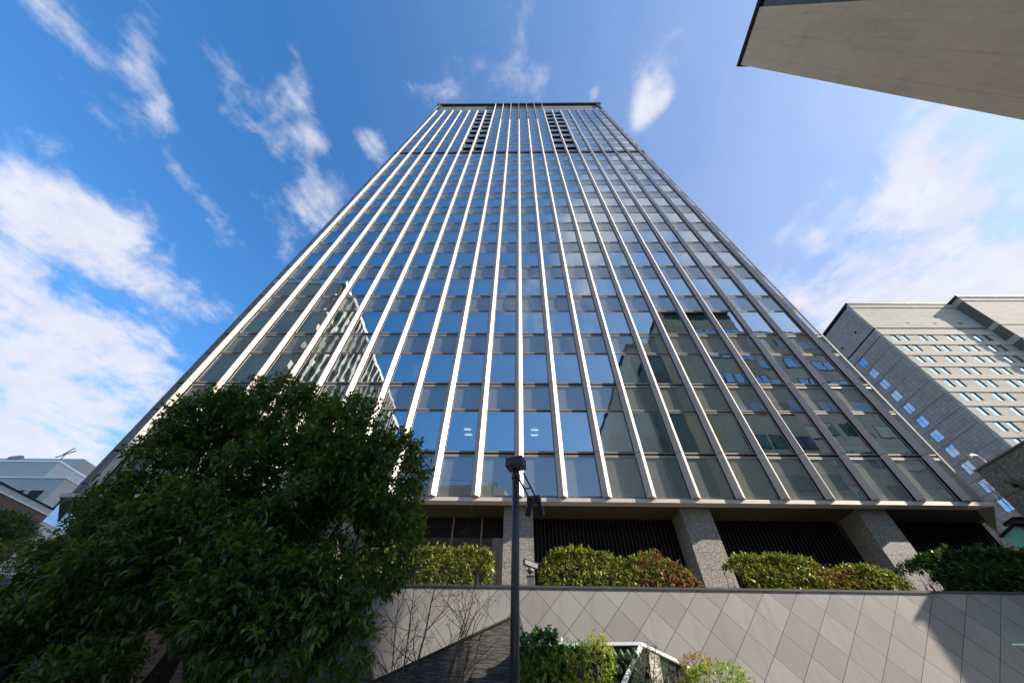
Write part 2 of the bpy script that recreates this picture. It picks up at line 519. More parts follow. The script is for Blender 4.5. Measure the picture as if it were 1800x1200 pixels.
TALL0, TALL1, SH0, SH1 = .14, 2.36, 2.50, 4.035
NOBLIND = {(0, -2), (0, 0), (1, 7), (1, 9)}
stuff = MB()
shared = {}
for n in range(0, 12):
    zf = Z0 + FH * n
    for (x0, x1, i) in bays:
        # blinds are mostly drawn, some rooms stop half way
        key = rng.random(); drop = 1.0 if key < .72 else rng.choice([.35, .55, .75])
        if (n, i) in NOBLIND: drop = .12
        zb = zf + TALL1 - (TALL1 - TALL0) * drop
        if n < 4:
            w = MB(); panes(w, x0 + .03, x1 - .03, zf + TALL0, zf + TALL1 - .03, G_vis); panes(w, x0 + .03, x1 - .03, zf + SH0, zf + SH1 - .03, G_span)
            win = w.build('window', tower)
            f = MB(); frame_bars(f, x0, x1, zf + TALL0, zf + TALL1); frame_bars(f, x0, x1, zf + SH0, zf + SH1)
            f.build('frame', win)
            b = MB(); b.box(x0 - .1, x1 + .1, GY + .26, GY + .275, zb, zf + TALL1, M_blind); b.build('blind', win)
            b = MB(); b.box(x0 - .1, x1 + .1, GY + .05, GY + .085, zf + SH0 - .05, zf + SH1 + .05, M_spandrel); b.build('spandrel_panel', win)
        else:
            panes(stuff, x0 + .03, x1 - .03, zf + TALL0, zf + TALL1 - .03, G_vis); panes(stuff, x0 + .03, x1 - .03, zf + SH0, zf + SH1 - .03, G_span)
            frame_bars(stuff, x0, x1, zf + TALL0, zf + TALL1); frame_bars(stuff, x0, x1, zf + SH0, zf + SH1)
            stuff.box(x0 - .1, x1 + .1, GY + .26, GY + .275, zb, zf + TALL1, M_blind)
            stuff.box(x0 - .1, x1 + .1, GY + .05, GY + .085, zf + SH0 - .05, zf + SH1 + .05, M_spandrel)
# plant storeys above the dark band: low windows, with two columns of open air-intake bays
UZ, UH = 60.95, 3.55
for n in range(0, 10):
    zu = UZ + UH * n
    if zu + 1 > 94: continue
    for (x0, x1, i) in bays:
        top = min(zu + 4.43, 94.3)
        if i in (-5, -4, 3, 4) and n < 9:
            holes = MB()
            holes.box(x0, x1, GY + 1.2, GY + 1.25, zu + .9, zu + 2.85, M_dark)
            holes.box(x0, x1, GY + .0, GY + 1.2, zu + 2.78, zu + 2.84, M_dark); holes.box(x0, x1, GY + .0, GY + 1.2, zu + .94, zu + 1.0, M_rail)
            holes.box(x0, x0 + .04, GY + .02, GY + 1.2, zu + 1.0, zu + 2.78, M_frame); holes.build('air_intake', tower)
        else:
            panes(stuff, x0, x1, zu + 1.02, zu + 2.70, G_vis)
            stuff.box(x0, x1, GY + .26, GY + .275, zu + .95, zu + 2.8, M_blind)
        z1 = min(zu + 4.40, 94.2)
        if z1 > zu + 2.9:
            panes(stuff, x0, x1, zu + 2.88, z1, G_span)
            stuff.box(x0 - .05, x1 + .05, GY + .05, GY + .085, zu + 2.84, z1 + .02, M_spandrel)
for (x0, x1, i) in bays:     # strip under the first upper storey
    panes(stuff, x0, x1, 61.05, UZ + .85, G_span); stuff.box(x0 - .05, x1 + .05, GY + .05, GY + .085, 60.9, UZ + .95, M_spandrel)
    panes(stuff, x0, x1, Z0 + FH * 11 + SH1 + .1, 60.3, G_span) if False else None
so = stuff.build('window', tower); so['kind'] = 'stuff'

# lowest glass row, above the fascia
for (x0, x1, i) in bays:
    w = MB(); panes(w, x0 + .03, x1 - .03, 8.47, 10.23, G_span)
    s = w.build('base_window', tower)
    f = MB(); frame_bars(f, x0, x1, 8.45, 10.26); f.build('frame', s)
    b = MB(); b.box(x0 - .1, x1 + .1, GY + .05, GY + .085, 8.4, 10.3, M_spandrel); b.build('spandrel_panel', s)

# rails between the glass rows
for n in range(0, 12):
    zf = Z0 + FH * n; r_ = MB()
    r_.box(-18.72, 18.82, GY - .014, GY + .1, zf - .125, zf - .055, M_rail)
    r_.box(-18.72, 18.82, GY + .01, GY + .1, zf - .054, zf + .044, M_black)
    r_.box(-18.72, 18.82, GY - .014, GY + .1, zf + .045, zf + .115, M_rail)
    r_.box(-18.72, 18.82, GY + .01, GY + .1, zf + TALL1 + .002, zf + TALL1 + .07, M_black)
    r_.box(-18.72, 18.82, GY - .014, GY + .1, zf + TALL1 + .071, zf + SH0 - .002, M_rail)
    r_.build('floor_rail', tower)
r_ = MB(); r_.box(-18.72, 18.82, GY - .02, GY + .2, 60.25, 60.98, M_black); r_.box(-18.72, 18.82, GY - .08, GY + .1, 60.99, 61.05, M_rail); r_.build('dark_band', tower)
for n in range(0, 10):
    zu = UZ + UH * n; r_ = MB()
    if zu + 2.9 > 95: continue
    a, b_ = -18.7, 18.8
    r_.box(a, b_, GY - .014, GY + .1, zu + .86, zu + .93, M_rail)
    r_.box(a, b_, GY + .01, GY + .1, zu + .931, zu + 1.0, M_black)
    r_.box(a, b_, GY + .01, GY + .1, zu + 2.71, zu + 2.775, M_black)
    r_.box(a, b_, GY - .014, GY + .1, zu + 2.80, zu + 2.87, M_rail)
    r_.build('upper_rail', tower)

# fins: folded V profile, one segment per storey with an open joint
levels = [8.36] + [Z0 + FH * n for n in range(0, 12)] + [60.6] + [60.6 + 7.1 * q for q in range(1, 5)]
for k in range(-10, 11):
    x = fx(k); top = 84.1 if abs(k) <= 2 else 94.4
    f = MB(); zs = [z for z in levels if z < top - 1] + [top]
    for a, b_ in zip(zs[:-1], zs[1:]):
        f.prism([(x - .195, GY - .10), (x, GY - .29), (x + .195, GY - .10)], a + (.013 if a > 8.4 else 0), b_ - .013, M_fin)
    f.prism([(x - .165, GY - .095), (x, GY - .26), (x + .165, GY - .095)], 8.40, top - .05, M_black)
    f.box(x - .10, x + .10, GY - .094, GY + .22, 8.40, top - .05, M_black)
    fo = f.build('fin', tower)
    if abs(k) <= 3:
        b = MB(); b.box(x - .045, x + .045, GY - .28, GY + .25, top + .004, 103.0, M_fin); b.build('blade', fo)

# crown: set-back glass, corner posts, eave
c = MB()
c.box(-18.72, 18.82, GY - .02, 16.2, 94.42, 94.75, M_rail)
for s_ in (-1, 1):
    for q in range(7):
        x0 = s_ * (5.6 + q * 1.75); x1 = s_ * (5.6 + q * 1.75 + 1.7)
        panes(c, min(x0, x1), max(x0, x1), 95, 99.4, G_span, y=15.35); panes(c, min(x0, x1), max(x0, x1), 99.5, 102.9, G_vis, y=15.35)
for q in range(6):
    x0 = fx(-3 + q) + .1; panes(c, x0, x0 + 1.6, 94.8, 97.4, G_span); panes(c, x0, x0 + 1.6, 97.5, 102.9, G_vis, y=15.35)
c.box(-18.2, 18.3, 15.7, 15.75, 94.7, 103, M_room)
c.build('crown_glazing', tower)
c = MB()
for q in range(-10, 11):
    if abs(q) > 3: c.box(fx(q) - .04, fx(q) + .04, 15.1, 15.4, 94.76, 102.98, M_fin)
c.build('crown_mullion', tower)
c = MB(); c.box(-19.4, 19.55, 14.62, 46, 103.0, 104.1, M_eave)
for q in range(-10, 11): c.box(fx(q) - .03, fx(q) + .03, 14.60, 15.3, 102.985, 103.6, M_black)
c.build('roof_eave', tower)
for s_, xx in ((-1, -18.72), (1, 18.82)):
    c = MB(); c.box(xx - .02, xx + .5 * -s_, 14.72, 15.3, 94.76, 102.99, M_eave); c.build('corner_post', tower)
for s_, xx in ((-1, -18.1), (1, 18.2)):
    c = MB(); c.quad((xx, 14.9, 95), (xx - s_ * 1.6, 15.34, 95), (xx - s_ * 1.6, 15.34, 102.6), (xx, 14.9, 99), G_vis); c.box(min(xx, xx - s_ * 1.6), max(xx, xx - s_ * 1.6), 15.36, 15.39, 94.8, 102.6, M_blind)
    c.build('corner_glass', tower)

# body behind the facade
c = MB()
c.box(-18.84, -18.74, GY - .03, 45, 8.36, 103, M_rail); c.box(18.84, 18.93, GY - .03, 45, 8.36, 103, M_rail)
c.box(-18.7, 18.8, 44.6, 45, 8.4, 103, M_rail)
c.box(-19.05, -18.85, 15.6, 44, 8.5, 86, M_soffit); c.box(18.94, 19.12, 15.6, 44, 8.5, 86, M_soffit)
c.build('side_wall', tower)
c = MB()
for n in range(0, 5):
    zf = Z0 + FH * n
    c.box(-18.6, 18.7, GY + .3, 24, zf + TALL1 + .2, zf + FH + .02, M_ceil)
c.box(-18.6, 18.7, GY + .3, 24, 8.5, Z0, M_ceil)
c.build('floor_slab', tower)
c = MB(); c.box(-18.6, 18.7, 19.6, 19.8, 8.5, 32, M_room); c.box(-18.6, 18.7, GY + .35, GY + .4, 31.3, 102.9, M_room)
for k in range(-9, 10, 3): c.box(fx(k) - .3, fx(k) + .3, 16.4, 17.0, 8.5, 31, M_room)
c.build('office_partition', tower)
for (lx, lz) in ((-2.72, Z0), (.93, Z0), (13.7, Z0 + FH), (17.3, Z0 + FH)):
    c = MB()
    for dy in (0, .5): c.box(lx - .19, lx + .19, 16.45 + dy, 16.51 + dy, lz + TALL1 + .12, lz + TALL1 + .15, E_lamp)
    c.build('ceiling_light', tower)

# fascia, soffit, pillars, screens under the tower
c = MB()
nseg = 21
for k in range(-11, 11):
    a = max(fx(k), -19.15); b_ = min(fx(k + 1), 19.15)
    c.box(a + .004, b_ - .004, GY - .085, GY + .3, 8.19, 8.345, M_fascia)
c.build('fascia', tower)
c = MB()
for k in range(-11, 11):
    a = max(fx(k), -19.0); b_ = min(fx(k + 1), 19.0)
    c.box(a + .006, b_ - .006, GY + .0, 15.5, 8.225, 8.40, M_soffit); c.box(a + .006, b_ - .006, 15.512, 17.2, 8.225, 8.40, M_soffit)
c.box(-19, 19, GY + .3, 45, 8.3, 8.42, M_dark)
c.prism([(18.66, 14.98), (20.14, 16.3), (20.14, 17.2), (18.66, 17.2)], 8.215, 8.41, M_soffit); c.prism([(-18.66, 14.98), (-18.66, 17.2), (-20.14, 17.2), (-20.14, 16.3)], 8.215, 8.41, M_soffit)
c.box(5.9, 6.5, 15.62, 16.0, 8.19, 8.23, M_soffit)
c.build('soffit', tower)
for s_ in (-1, 1):
    c = MB()
    pts = [(19.12, 14.665, 8.188), (20.03, 16.11, 7.71), (20.15, 16.3, 8.10), (18.62, 14.95, 8.188)]
    lo_ = [(s_ * x, y, z) for x, y, z in pts]; hi_ = [(s_ * x, y, max(z, 8.19) + .15) for x, y, z in pts]
    c.add(lo_ + hi_, [(0, 1, 2, 3), (7, 6, 5, 4), (0, 4, 5, 1), (1, 5, 6, 2), (2, 6, 7, 3), (3, 7, 4, 0)], M_endpanel)
    c.build('end_panel', tower)
for j, pc in enumerate((-14.4, -7.17, .04, 7.35, 14.55)):
    c = MB()
    z = 4.16
    edges = [4.16, 4.88, 5.435, 5.99, 6.545, 7.10, 7.655, 8.222]
    for a, b_ in zip(edges[:-1], edges[1:]):
        c.box(pc - .60, pc + .60, 15.15, 16.29, a + .004, b_ - .004, M_pillar)
    c.box(pc - .585, pc + .585, 15.165, 16.28, 4.16, 8.2, M_black)
    c.build('pillar', tower)
for a, b_ in ((.66, 6.73), (7.97, 13.93), (15.17, 20.1)):
    c = MB(); x = a
    while x < b_ - .05:
        c.box(x, x + .045, 16.32, 16.46, 4.16, 8.2, M_louvre); x += .165
    c.box(a - .1, b_ + .1, 16.6, 16.7, 4.16, 8.22, M_dark)
    c.build('louvre_screen', tower)
c = MB()
for x in np.arange(-6.52, -.6, 1.245): c.box(x - .035, x + .035, 16.30, 16.42, 4.16, 8.2, M_tan)
c.quad((-6.55, 16.36, 4.16), (-.58, 16.36, 4.16), (-.58, 16.36, 7.4), (-6.55, 16.36, 7.4), G_lobby)
c.box(-6.55, -.58, 16.345, 16.5, 7.42, 8.2, M_dark); c.box(-6.55, -.58, 18.4, 18.5, 4.16, 8.2, M_brownlobby)
for x in (-5.2, -3.6, -2.2): c.box(x, x + .5, 18.3, 18.39, 4.2, 7.1, M_dark)
c.build('lobby_glazing', tower)
c = MB()
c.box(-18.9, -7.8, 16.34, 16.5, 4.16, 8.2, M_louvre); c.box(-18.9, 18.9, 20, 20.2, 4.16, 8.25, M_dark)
c.build('recess_wall', tower)

# ------------------------------------------------------------------ retaining wall and slate slabs
rw = MB(); rw.box(-4.9, 17.1, 11.0, 11.3, .14, 4.30, M_diamond)
rwo = tag(rw.build('retaining_wall', origin=(6, 11, .14)), 'grey retaining wall of diamond stone panels below the hedges', 'wall')
for a in np.arange(-4.9, 17.0, 2.0):
    pass
c = MB()
for a in np.arange(-16.4, 17.0, 2.4): c.box(a + .003, min(a + 2.397, 17.1), 10.975, 11.34, 4.302, 4.355, M_coping)
c.build('coping', rwo, origin=(6, 11, .14)).location = (0, 0, 0)

sl = MB(); sl.slab([(-16.5, .14), (-1.62, .14), (-3.155, 2.5), (-4.30, 4.297), (-16.5, 4.297)], 10.72, 10.97, M_slate)
tag(sl.build('slate_wall', origin=(-9, 10.85, .14)), 'dark stacked slate wall with a slanted right edge behind the big tree', 'wall')
sl = MB(); sl.slab([(-3.4, .14), (1.2, .14), (.3, 2.9), (.06, 3.635), (-.12, 3.56), (-3.12, 2.39)], 10.45, 10.7, M_slate)
so_ = tag(sl.build('slate_slope', origin=(-1, 10.6, .14)), 'dark slate slab with a sloping top rising right behind the lamp post', 'wall')
sl = MB(); sl.slab([(-3.12, 2.394), (-.12, 3.564), (.06, 3.639), (.05, 3.679), (-.13, 3.604), (-3.13, 2.434)], 10.43, 10.72, M_moss)
sl.build('mossy_edge', so_)
bw = MB(); bw.box(-9.2, -6.2, 9.7, 10.3, .14, 3.15, M_brick)
tag(bw.build('brick_planter_wall', origin=(-7.7, 10, .14)), 'low brown brick wall glimpsed through the bottom of the big tree', 'wall')

# ------------------------------------------------------------------ living wall
LW = thing('living_wall', 'angular green planted wall edged with white trim below the diamond panels', 'planted wall', (1.5, 10.2, .14))
A0 = at(907, 1136, 10.1); A1 = at(1125, 1134, 10.1); A2 = at(1220, 1180, 10.75)
A3 = A1 + (at(1080, 1200, 9.9) - A1) * 3.6; B0 = Vector((A0.x, A0.y, .14)); B2 = Vector((A2.x + .8, A2.y, .14)); A3.z = .14
c = MB()
c.add([A0, A1, A3, B0], [(3, 2, 1, 0)], M_soil)
c.add([A1, A2, B2, A3], [(3, 2, 1, 0)], M_soil)
c.add([A0, A1, A2, Vector((A2.x, 10.98, A2.z)), Vector((A0.x, 10.42, A0.z))], [(0, 1, 2, 3, 4)], M_moss)
c.build('planting_face', LW)
c = MB()
def bar(mb, a, b_, w, h, mat, nrm=Vector((0, -1, 0))):
    d = (b_ - a); L = d.length; d.normalize(); s_ = d.cross(nrm); s_.normalize(); n2 = s_.cross(d)
    mb.obox((a + b_) / 2, d * (L / 2), s_ * (w / 2), n2 * (h / 2), mat)
bar(c, A0 + Vector((0, -.03, .03)), A1 + Vector((0, -.03, .03)), .055, .05, M_white)
bar(c, A1 + Vector((.01, -.03, .03)), A2 + Vector((.02, -.03, .03)), .055, .05, M_white)
bar(c, A1 + Vector((0, -.05, -.02)), A3 + Vector((0, -.05, 0)), .085, .05, M_white)
c.build('white_trim', LW)
c = MB()
for a, b_ in ((.18, .34),):
    p0 = A1.lerp(A2, a); p1 = A1.lerp(A2, b_); q0 = A3.lerp(B2, a + .25); q1 = A3.lerp(B2, b_ + .25)
    off = Vector((-.02, -.04, 0))
    c.add([p0 + off, p1 + off, q1 + off, q0 + off, p0 - off, p1 - off, q1 - off, q0 - off], [(3, 2, 1, 0), (4, 5, 6, 7), (0, 1, 5, 4), (1, 2, 6, 5), (2, 3, 7, 6), (3, 0, 4, 7)], M_stonecap)
c.build('stone_strip', LW)
c = MB()
for row in range(3):
    for q in range(9):
        p = A1.lerp(A0, .06 + q * .055 + row * .03) + Vector((0, -.06, -.17 - row * .24))
        c.tube([p + Vector((0, -.02, -.09)), p + Vector((0, -.05, 0)), p + Vector((0, -.02, .09))], [.02, .06, .03], L_conif, 6)
c.build('pocket_plant', LW, smooth=True)

# ------------------------------------------------------------------ foliage
def leaves_mesh(name, P, D, N, L, W, mat, fold=.22, parent=None, origin=(0, 0, 0)):
    P = np.asarray(P, float); D = np.asarray(D, float); N = np.asarray(N, float); L = np.asarray(L, float)[:, None]; W = np.asarray(W, float)[:, None]
    D = D / (np.linalg.norm(D, axis=1)[:, None] + 1e-9)
    S = np.cross(D, N); S = S / (np.linalg.norm(S, axis=1)[:, None] + 1e-9); N = np.cross(S, D)
    n = len(P)
    V = np.empty((n, 6, 3))
    V[:, 0] = P
    V[:, 1] = P + D * L * .45 + S * W * .5 + N * W * fold
    V[:, 2] = P + D * L - N * L * .12
    V[:, 3] = P + D * L * .45 - S * W * .5 + N * W * fold
    V[:, 4] = P + D * L * .5 - N * L * .0
    V = V[:, :5]
    V = V.reshape(-1, 3) - np.array(origin)
    base = (np.arange(n) * 5)[:, None]
    T = np.concatenate([base + np.array([[0, 1, 4]]), base + np.array([[1, 2, 4]]), base + np.array([[0, 4, 3]]), base + np.array([[4, 2, 3]])], 1).reshape(-1, 3)
    me = bpy.data.meshes.new(name)
    me.vertices.add(len(V)); me.vertices.foreach_set('co', V.ravel())
    me.loops.add(T.size); me.loops.foreach_set('vertex_index', T.ravel().astype(np.int32))
    me.polygons.add(len(T)); me.polygons.foreach_set('loop_start', (np.arange(len(T)) * 3).astype(np.int32))
    me.materials.append(mat); me.update(calc_edges=True); me.validate()
    o = bpy.data.objects.new(name, me); COL.objects.link(o)
    if parent: o.parent = parent
    else: o.location = origin
    ORIG[o.name] = Vector(origin)
    return o


def unit(rs, n):
    d = rs.normal(size=(n, 3)); return d / np.linalg.norm(d, axis=1)[:, None]


def sprays(rs, C, O, per, twig, L, W, droop=.3, spread=.8):
    """leaves set along short twigs: C twig bases, O twig directions"""
    n = len(C)
    t = (np.arange(per) + .6) / per
    P = (C[:, None, :] + O[:, None, :] * (twig * t)[None, :, None]).reshape(-1, 3)
    O2 = np.repeat(O, per, 0)
    rd = unit(rs, n * per)
    D = O2 * .55 + rd * spread + np.array([0, 0, -droop])
    N = np.array([0, 0, 1.0]) + rd[::-1] * .55 + O2 * .25
    k = n * per
    return P, D, N, L * rs.uniform(.65, 1.2, k), W * rs.uniform(.7, 1.2, k)


def crown(name, ells, rs, dens, per, twig, L, W, mat, parent, origin, droop=.3, gap=.12, gscale=1.3, inner=.55):
    Cs = []; Os = []
    for (c_, r_) in ells:
        r_ = np.array(r_); c_ = np.array(c_)
        n = int(dens * (r_[0] * r_[1] + r_[1] * r_[2] + r_[0] * r_[2]) / 3 * 4 * PI)
        d = unit(rs, n); t = inner + (1 - inner) * rs.uniform(0, 1, n) ** .6
        p = c_ + d * r_ * t[:, None]
        o = d / r_; o /= np.linalg.norm(o, axis=1)[:, None]
        o = o + unit(rs, n) * .45 + np.array([0, 0, .1]); o /= np.linalg.norm(o, axis=1)[:, None]
        keep = np.array([mnoise.noise(Vector(q) * gscale) > -gap - .1 for q in p])
        Cs.append(p[keep]); Os.append(o[keep])
    C = np.concatenate(Cs); O = np.concatenate(Os)
    P, D, N, LL, WW = sprays(rs, C, O, per, twig, L, W, droop)
    return leaves_mesh(name, P, D, N, LL, WW, mat, .22, parent, origin), C, O


def branchy(mb, rs, p, d, length, rad, depth, mat, spread=.55, kids=(2, 4), up=.15, tips=None, wob=.18, minr=.003, ratio=.62):
    p = Vector(p); d = Vector(d).normalized()
    n = 4 if depth > 0 else 3
    pts = [p]; rr = [rad]; q = p.copy(); dd = d.copy()
    for i in range(n):
        dd = (dd + Vector(rs.normal(size=3)) * wob + Vector((0, 0, up * .3))).normalized()
        q = q + dd * (length / n); pts.append(q.copy()); rr.append(max(minr, rad * (1 - .45 * (i + 1) / n)))
    mb.tube(pts, rr, mat, 6 if rad > .02 else 4, False)
    if depth <= 0:
        if tips is not None: tips.append((q.copy(), dd.copy()))
        return
    k = rs.integers(kids[0], kids[1] + 1)
    for j in range(k):
        i = rs.integers(2, n + 1) if j else n
        b = pts[i]
        nd = (dd + Vector(rs.normal(size=3)) * spread + Vector((0, 0, up))).normalized()
        branchy(mb, rs, b, nd, length * rs.uniform(.55, .85), max(minr, rr[i] * ratio * rs.uniform(.75, 1.15)), depth - 1, mat, spread, kids, up, tips, wob, minr, ratio)


# --- the big evergreen tree
rs = np.random.default_rng(11)
TREE = thing('evergreen_tree', 'large dark evergreen tree filling the lower left in front of the tower', 'tree', (-4.3, 5.6, .14))
spec = [(480, 738, 105, 70, 6.4), (615, 770, 85, 80, 6.2), (385, 755, 85, 66, 6.3), (668, 840, 75, 85, 6.0), (318, 815, 78, 64, 6.1), (238, 885, 80, 50, 6.1),
        (480, 850, 120, 90, 5.5), (570, 930, 110, 80, 5.4), (648, 950, 82, 80, 5.8), (360, 920, 110, 90, 5.3), (180, 965, 80, 66, 5.8), (70, 1075, 80, 44, 5.7),
        (250, 1000, 110, 75, 5.1), (430, 1030, 120, 80, 5.0), (545, 1060, 85, 75, 5.2), (612, 1120, 42, 40, 5.4), (90, 1125, 85, 52, 5.1), (370, 1110, 90, 65, 4.8),
        (20, 1150, 100, 70, 5.0), (470, 1140, 90, 55, 4.9), (140, 1200, 80, 36, 4.8), (-80, 1115, 90, 66, 5.6), (-60, 1190, 100, 80, 5.2), (400, 960, 160, 110, 6.6), (270, 960, 110, 80, 6.5), (560, 830, 110, 110, 6.7)]
ells = []
for (x, y, rx, ry, Y) in spec:
    P = at(x, y, Y); a = metres(rx, P); b_ = metres(ry, P)
    ells.append(((P.x, P.y, P.z), (a * .93, (a + b_) * .42, b_ * .93)))
cr_o, CC, OO = crown('crown', ells, rs, 100, 10, .24, .118, .046, L_tree, TREE, (-4.3, 5.6, .14), .30, .10, 1.3, .42)
t = MB()
base = Vector((-4.3, 5.7, .14))
fork = [(Vector((-4.45, 5.7, 1.5)), .13), (Vector((-4.05, 5.55, 1.45)), .12), (Vector((-3.6, 5.65, 1.5)), .10), (Vector((-4.9, 5.6, 1.5)), .10)]
for f_, r0 in fork:
    t.tube([base, base.lerp(f_, .5) + Vector((0, 0, .1)), f_], [.24, .17, r0], M_bark, 9)
for j, (c_, r_) in enumerate(ells):
    C = Vector(c_); f_, r0 = min(fork, key=lambda q: (q[0].xy - C.xy).length + rs.uniform(0, .5))
    m1 = f_.lerp(C, .4) + Vector(rs.normal(size=3)) * .12 + Vector((0, 0, .2)); m2 = f_.lerp(C, .75) + Vector(rs.normal(size=3)) * .1
    rb = r0 * rs.uniform(.45, .75)
    t.tube([f_, m1, m2, C], [rb, rb * .75, rb * .5, rb * .3], M_bark, 7)
    for q in range(7):
        d = Vector(unit(rs, 1)[0]); e = C + Vector((d.x * r_[0], d.y * r_[1], d.z * r_[2])) * .85
        s0 = m2.lerp(C, rs.uniform(0, 1)); t.tube([s0, s0.lerp(e, .5) + Vector(rs.normal(size=3)) * .06, e], [.018, .012, .005], M_bark, 5)
t.build('trunk', TREE, smooth=True)

# --- hedges behind the coping
def hedge(name, label, X0, X1, tops, rs, mat, n, Y0=11.38, Y1=12.55, zb=4.2, L=.125, W=.046, dead=None, group='hedges along the top of the retaining wall'):
    cx = (X0 + X1) / 2
    root = thing(name, label, 'hedge', (cx, (Y0 + Y1) / 2, 4.15), group)
    org = (cx, (Y0 + Y1) / 2, 4.15)
    xs = np.linspace(X0, X1, len(tops))
    # twig bases on the outside of the clipped mass
    def top(x): return np.interp(x, xs, tops)
    side = rs.uniform(0, 1, n)
    x = rs.uniform(X0, X1, n); T = top(x) + np.array([mnoise.noise(Vector((q * 2.3, cx, 0))) for q in x]) * .10
    y = np.where(side < .62, Y0 + np.abs(rs.normal(0, .10, n)), rs.uniform(Y0, Y1, n))
    z = np.where(side < .62, zb + (T - zb) * rs.uniform(0, 1, n) ** .8, T - np.abs(rs.normal(0, .09, n)))
    e = np.minimum(x - X0, X1 - x); z = np.minimum(z, T - .28 * np.clip(1 - e / .35, 0, 1) ** 2)
    y = y + .22 * ((z - zb) / (T - zb)) ** 3 * (side < .62)
    C = np.stack([x, y, z], 1)
    O = np.stack([rs.normal(0, .4, n), np.where(side < .62, -.8, -.1) + rs.normal(0, .3, n), np.where(side < .62, .25, .9) + rs.normal(0, .3, n)], 1)
    O /= np.linalg.norm(O, axis=1)[:, None]
    keep = np.array([mnoise.noise(Vector(q) * 2.4) > -.46 for q in C])
    if dead is not None:
        dm = np.array([any(a < q < b_ and rs.random() < pr for a, b_, pr in dead) for q in x])
    else: dm = np.zeros(n, bool)
    k1 = keep & ~dm
    P, D, N, LL, WW = sprays(rs, C[k1], O[k1], 6, .10, L, W, .12, .75)
    leaves_mesh('foliage', P, D, N, LL, WW, mat, .2, root, org)
    if dm.any():
        k2 = keep & dm & (rs.uniform(0, 1, n) < .9)
        P, D, N, LL, WW = sprays(rs, C[k2], O[k2], 4, .10, L * .9, W * .8, .7, .6)
        leaves_mesh('dead_foliage', P, D, N, LL, WW, L_dead, .35, root, org)
    st = MB()
    for q in np.arange(X0 + .1, X1, .17):
        for k in range(2):
            b0 = Vector((q + rs.normal() * .05, rs.uniform(Y0 + .25, Y1 - .2), 4.16)); tp = float(top(q)) - .15
            e0 = Vector((b0.x + rs.normal() * .15, b0.y + rs.normal() * .12, 4.16 + (tp - 4.16) * rs.uniform(.6, 1.0)))
            st.tube([b0, b0.lerp(e0, .5) + Vector(rs.normal(size=3)) * .04, e0], [.014, .01, .004], M_twig, 4, False)
    st.build('stem', root)
    return root


rs = np.random.default_rng(5)
hedge('clipped_hedge', 'yellow green clipped hedge between the bare shrubs and the first pillar', -4.6, -.72, [5.28, 5.34, 5.36, 5.34, 5.36, 5.32], rs, L_hedge, 1900)
hedge('clipped_hedge', 'sunlit hedge with rusty dead right end, just right of the security camera', .66, 4.95, [5.05, 5.30, 5.34, 5.32, 5.30, 5.05, 5.24, 5.36, 5.02, 4.72], rs, L_hedge, 2100, dead=[(3.2, 3.9, .35), (3.9, 5.0, .75)])
hedge('clipped_hedge', 'sunlit hedge with a brown withered gap between the second and third pillars', 6.15, 10.55, [5.30, 5.24, 5.22, 5.30, 5.22, 4.98, 5.0, 5.08, 5.0, 4.82], rs, L_hedge, 2200, dead=[(8.3, 9.5, .72)])
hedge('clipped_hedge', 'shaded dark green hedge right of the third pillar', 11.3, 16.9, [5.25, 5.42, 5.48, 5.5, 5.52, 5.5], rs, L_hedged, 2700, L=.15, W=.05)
hedge('clipped_hedge', 'bright green hedge at the far left end of the wall beyond the tree', -16.6, -8.4, [5.42, 5.45, 5.4, 5.45, 5.42], rs, L_hedge, 2200)

# --- bare multi-stem shrubs in front of the wall
def bare(label, stems, rs, H, x_dir, root_loc):
    root = thing('bare_shrub', label, 'shrub', root_loc, 'bare shrubs before the wall')
    mb = MB(); tips = []
    for (dx, dy, lean, hh, r0) in stems:
        p = Vector(root_loc) + Vector((dx, dy, 0))
        d = Vector((lean, rs.normal() * .05, 1)).normalized()
        pts = [p]; q = p.copy(); dd = d
        segs = 8
        for i in range(segs):
            dd = (dd + Vector((rs.normal() * .07, rs.normal() * .05, .03))).normalized(); q = q + dd * hh / segs; pts.append(q.copy())
        rr = [r0 * (1 - .8 * i / segs) + .003 for i in range(segs + 1)]
        mb.tube(pts, rr, M_twig, 7, False)
        for i in range(3, segs + 1):
            for k in range(rs.integers(1, 3)):
                nd = (dd + Vector((rs.normal() * .75, rs.normal() * .5, rs.normal() * .25 + .15))).normalized()
                branchy(mb, rs, pts[i], nd, rs.uniform(.4, .8), max(.006, rr[i] * .55), 2, M_twig, .5, (1, 3), .12, tips, .18, .0034, .66)
    mb.build('branch', root, smooth=True)
    tp = [tips[i] for i in rs.choice(len(tips), 45, replace=False)]
    leaves_mesh('withered_leaves', [a for a, b_ in tp], [Vector((b_.x, b_.y, -.6)) for a, b_ in tp], unit(rs, len(tp)), rs.uniform(.03, .07, len(tp)), rs.uniform(.015, .03, len(tp)), L_dead, .4, root, root_loc)
    return root


rs = np.random.default_rng(21)
bare('leafless shrub with thick reddish stems before the bluish left end of the wall', [(0, 0, .02, 4.0, .032), (.07, .05, .07, 3.9, .028), (-.03, .08, .10, 3.6, .02), (-.38, .1, -.02, 3.0, .018), (.02, -.06, .12, 3.5, .018)], rs, 4, 0, (-2.32, 9.5, .14))
bare('leafless shrub with thin grey stems leaning right beside the lamp post', [(0, 0, .05, 3.6, .022), (.28, .05, .12, 3.3, .024), (.33, -.04, .18, 3.0, .018), (-.02, .1, .10, 3.4, .016)], rs, 4, 0, (-1.58, 9.6, .14))

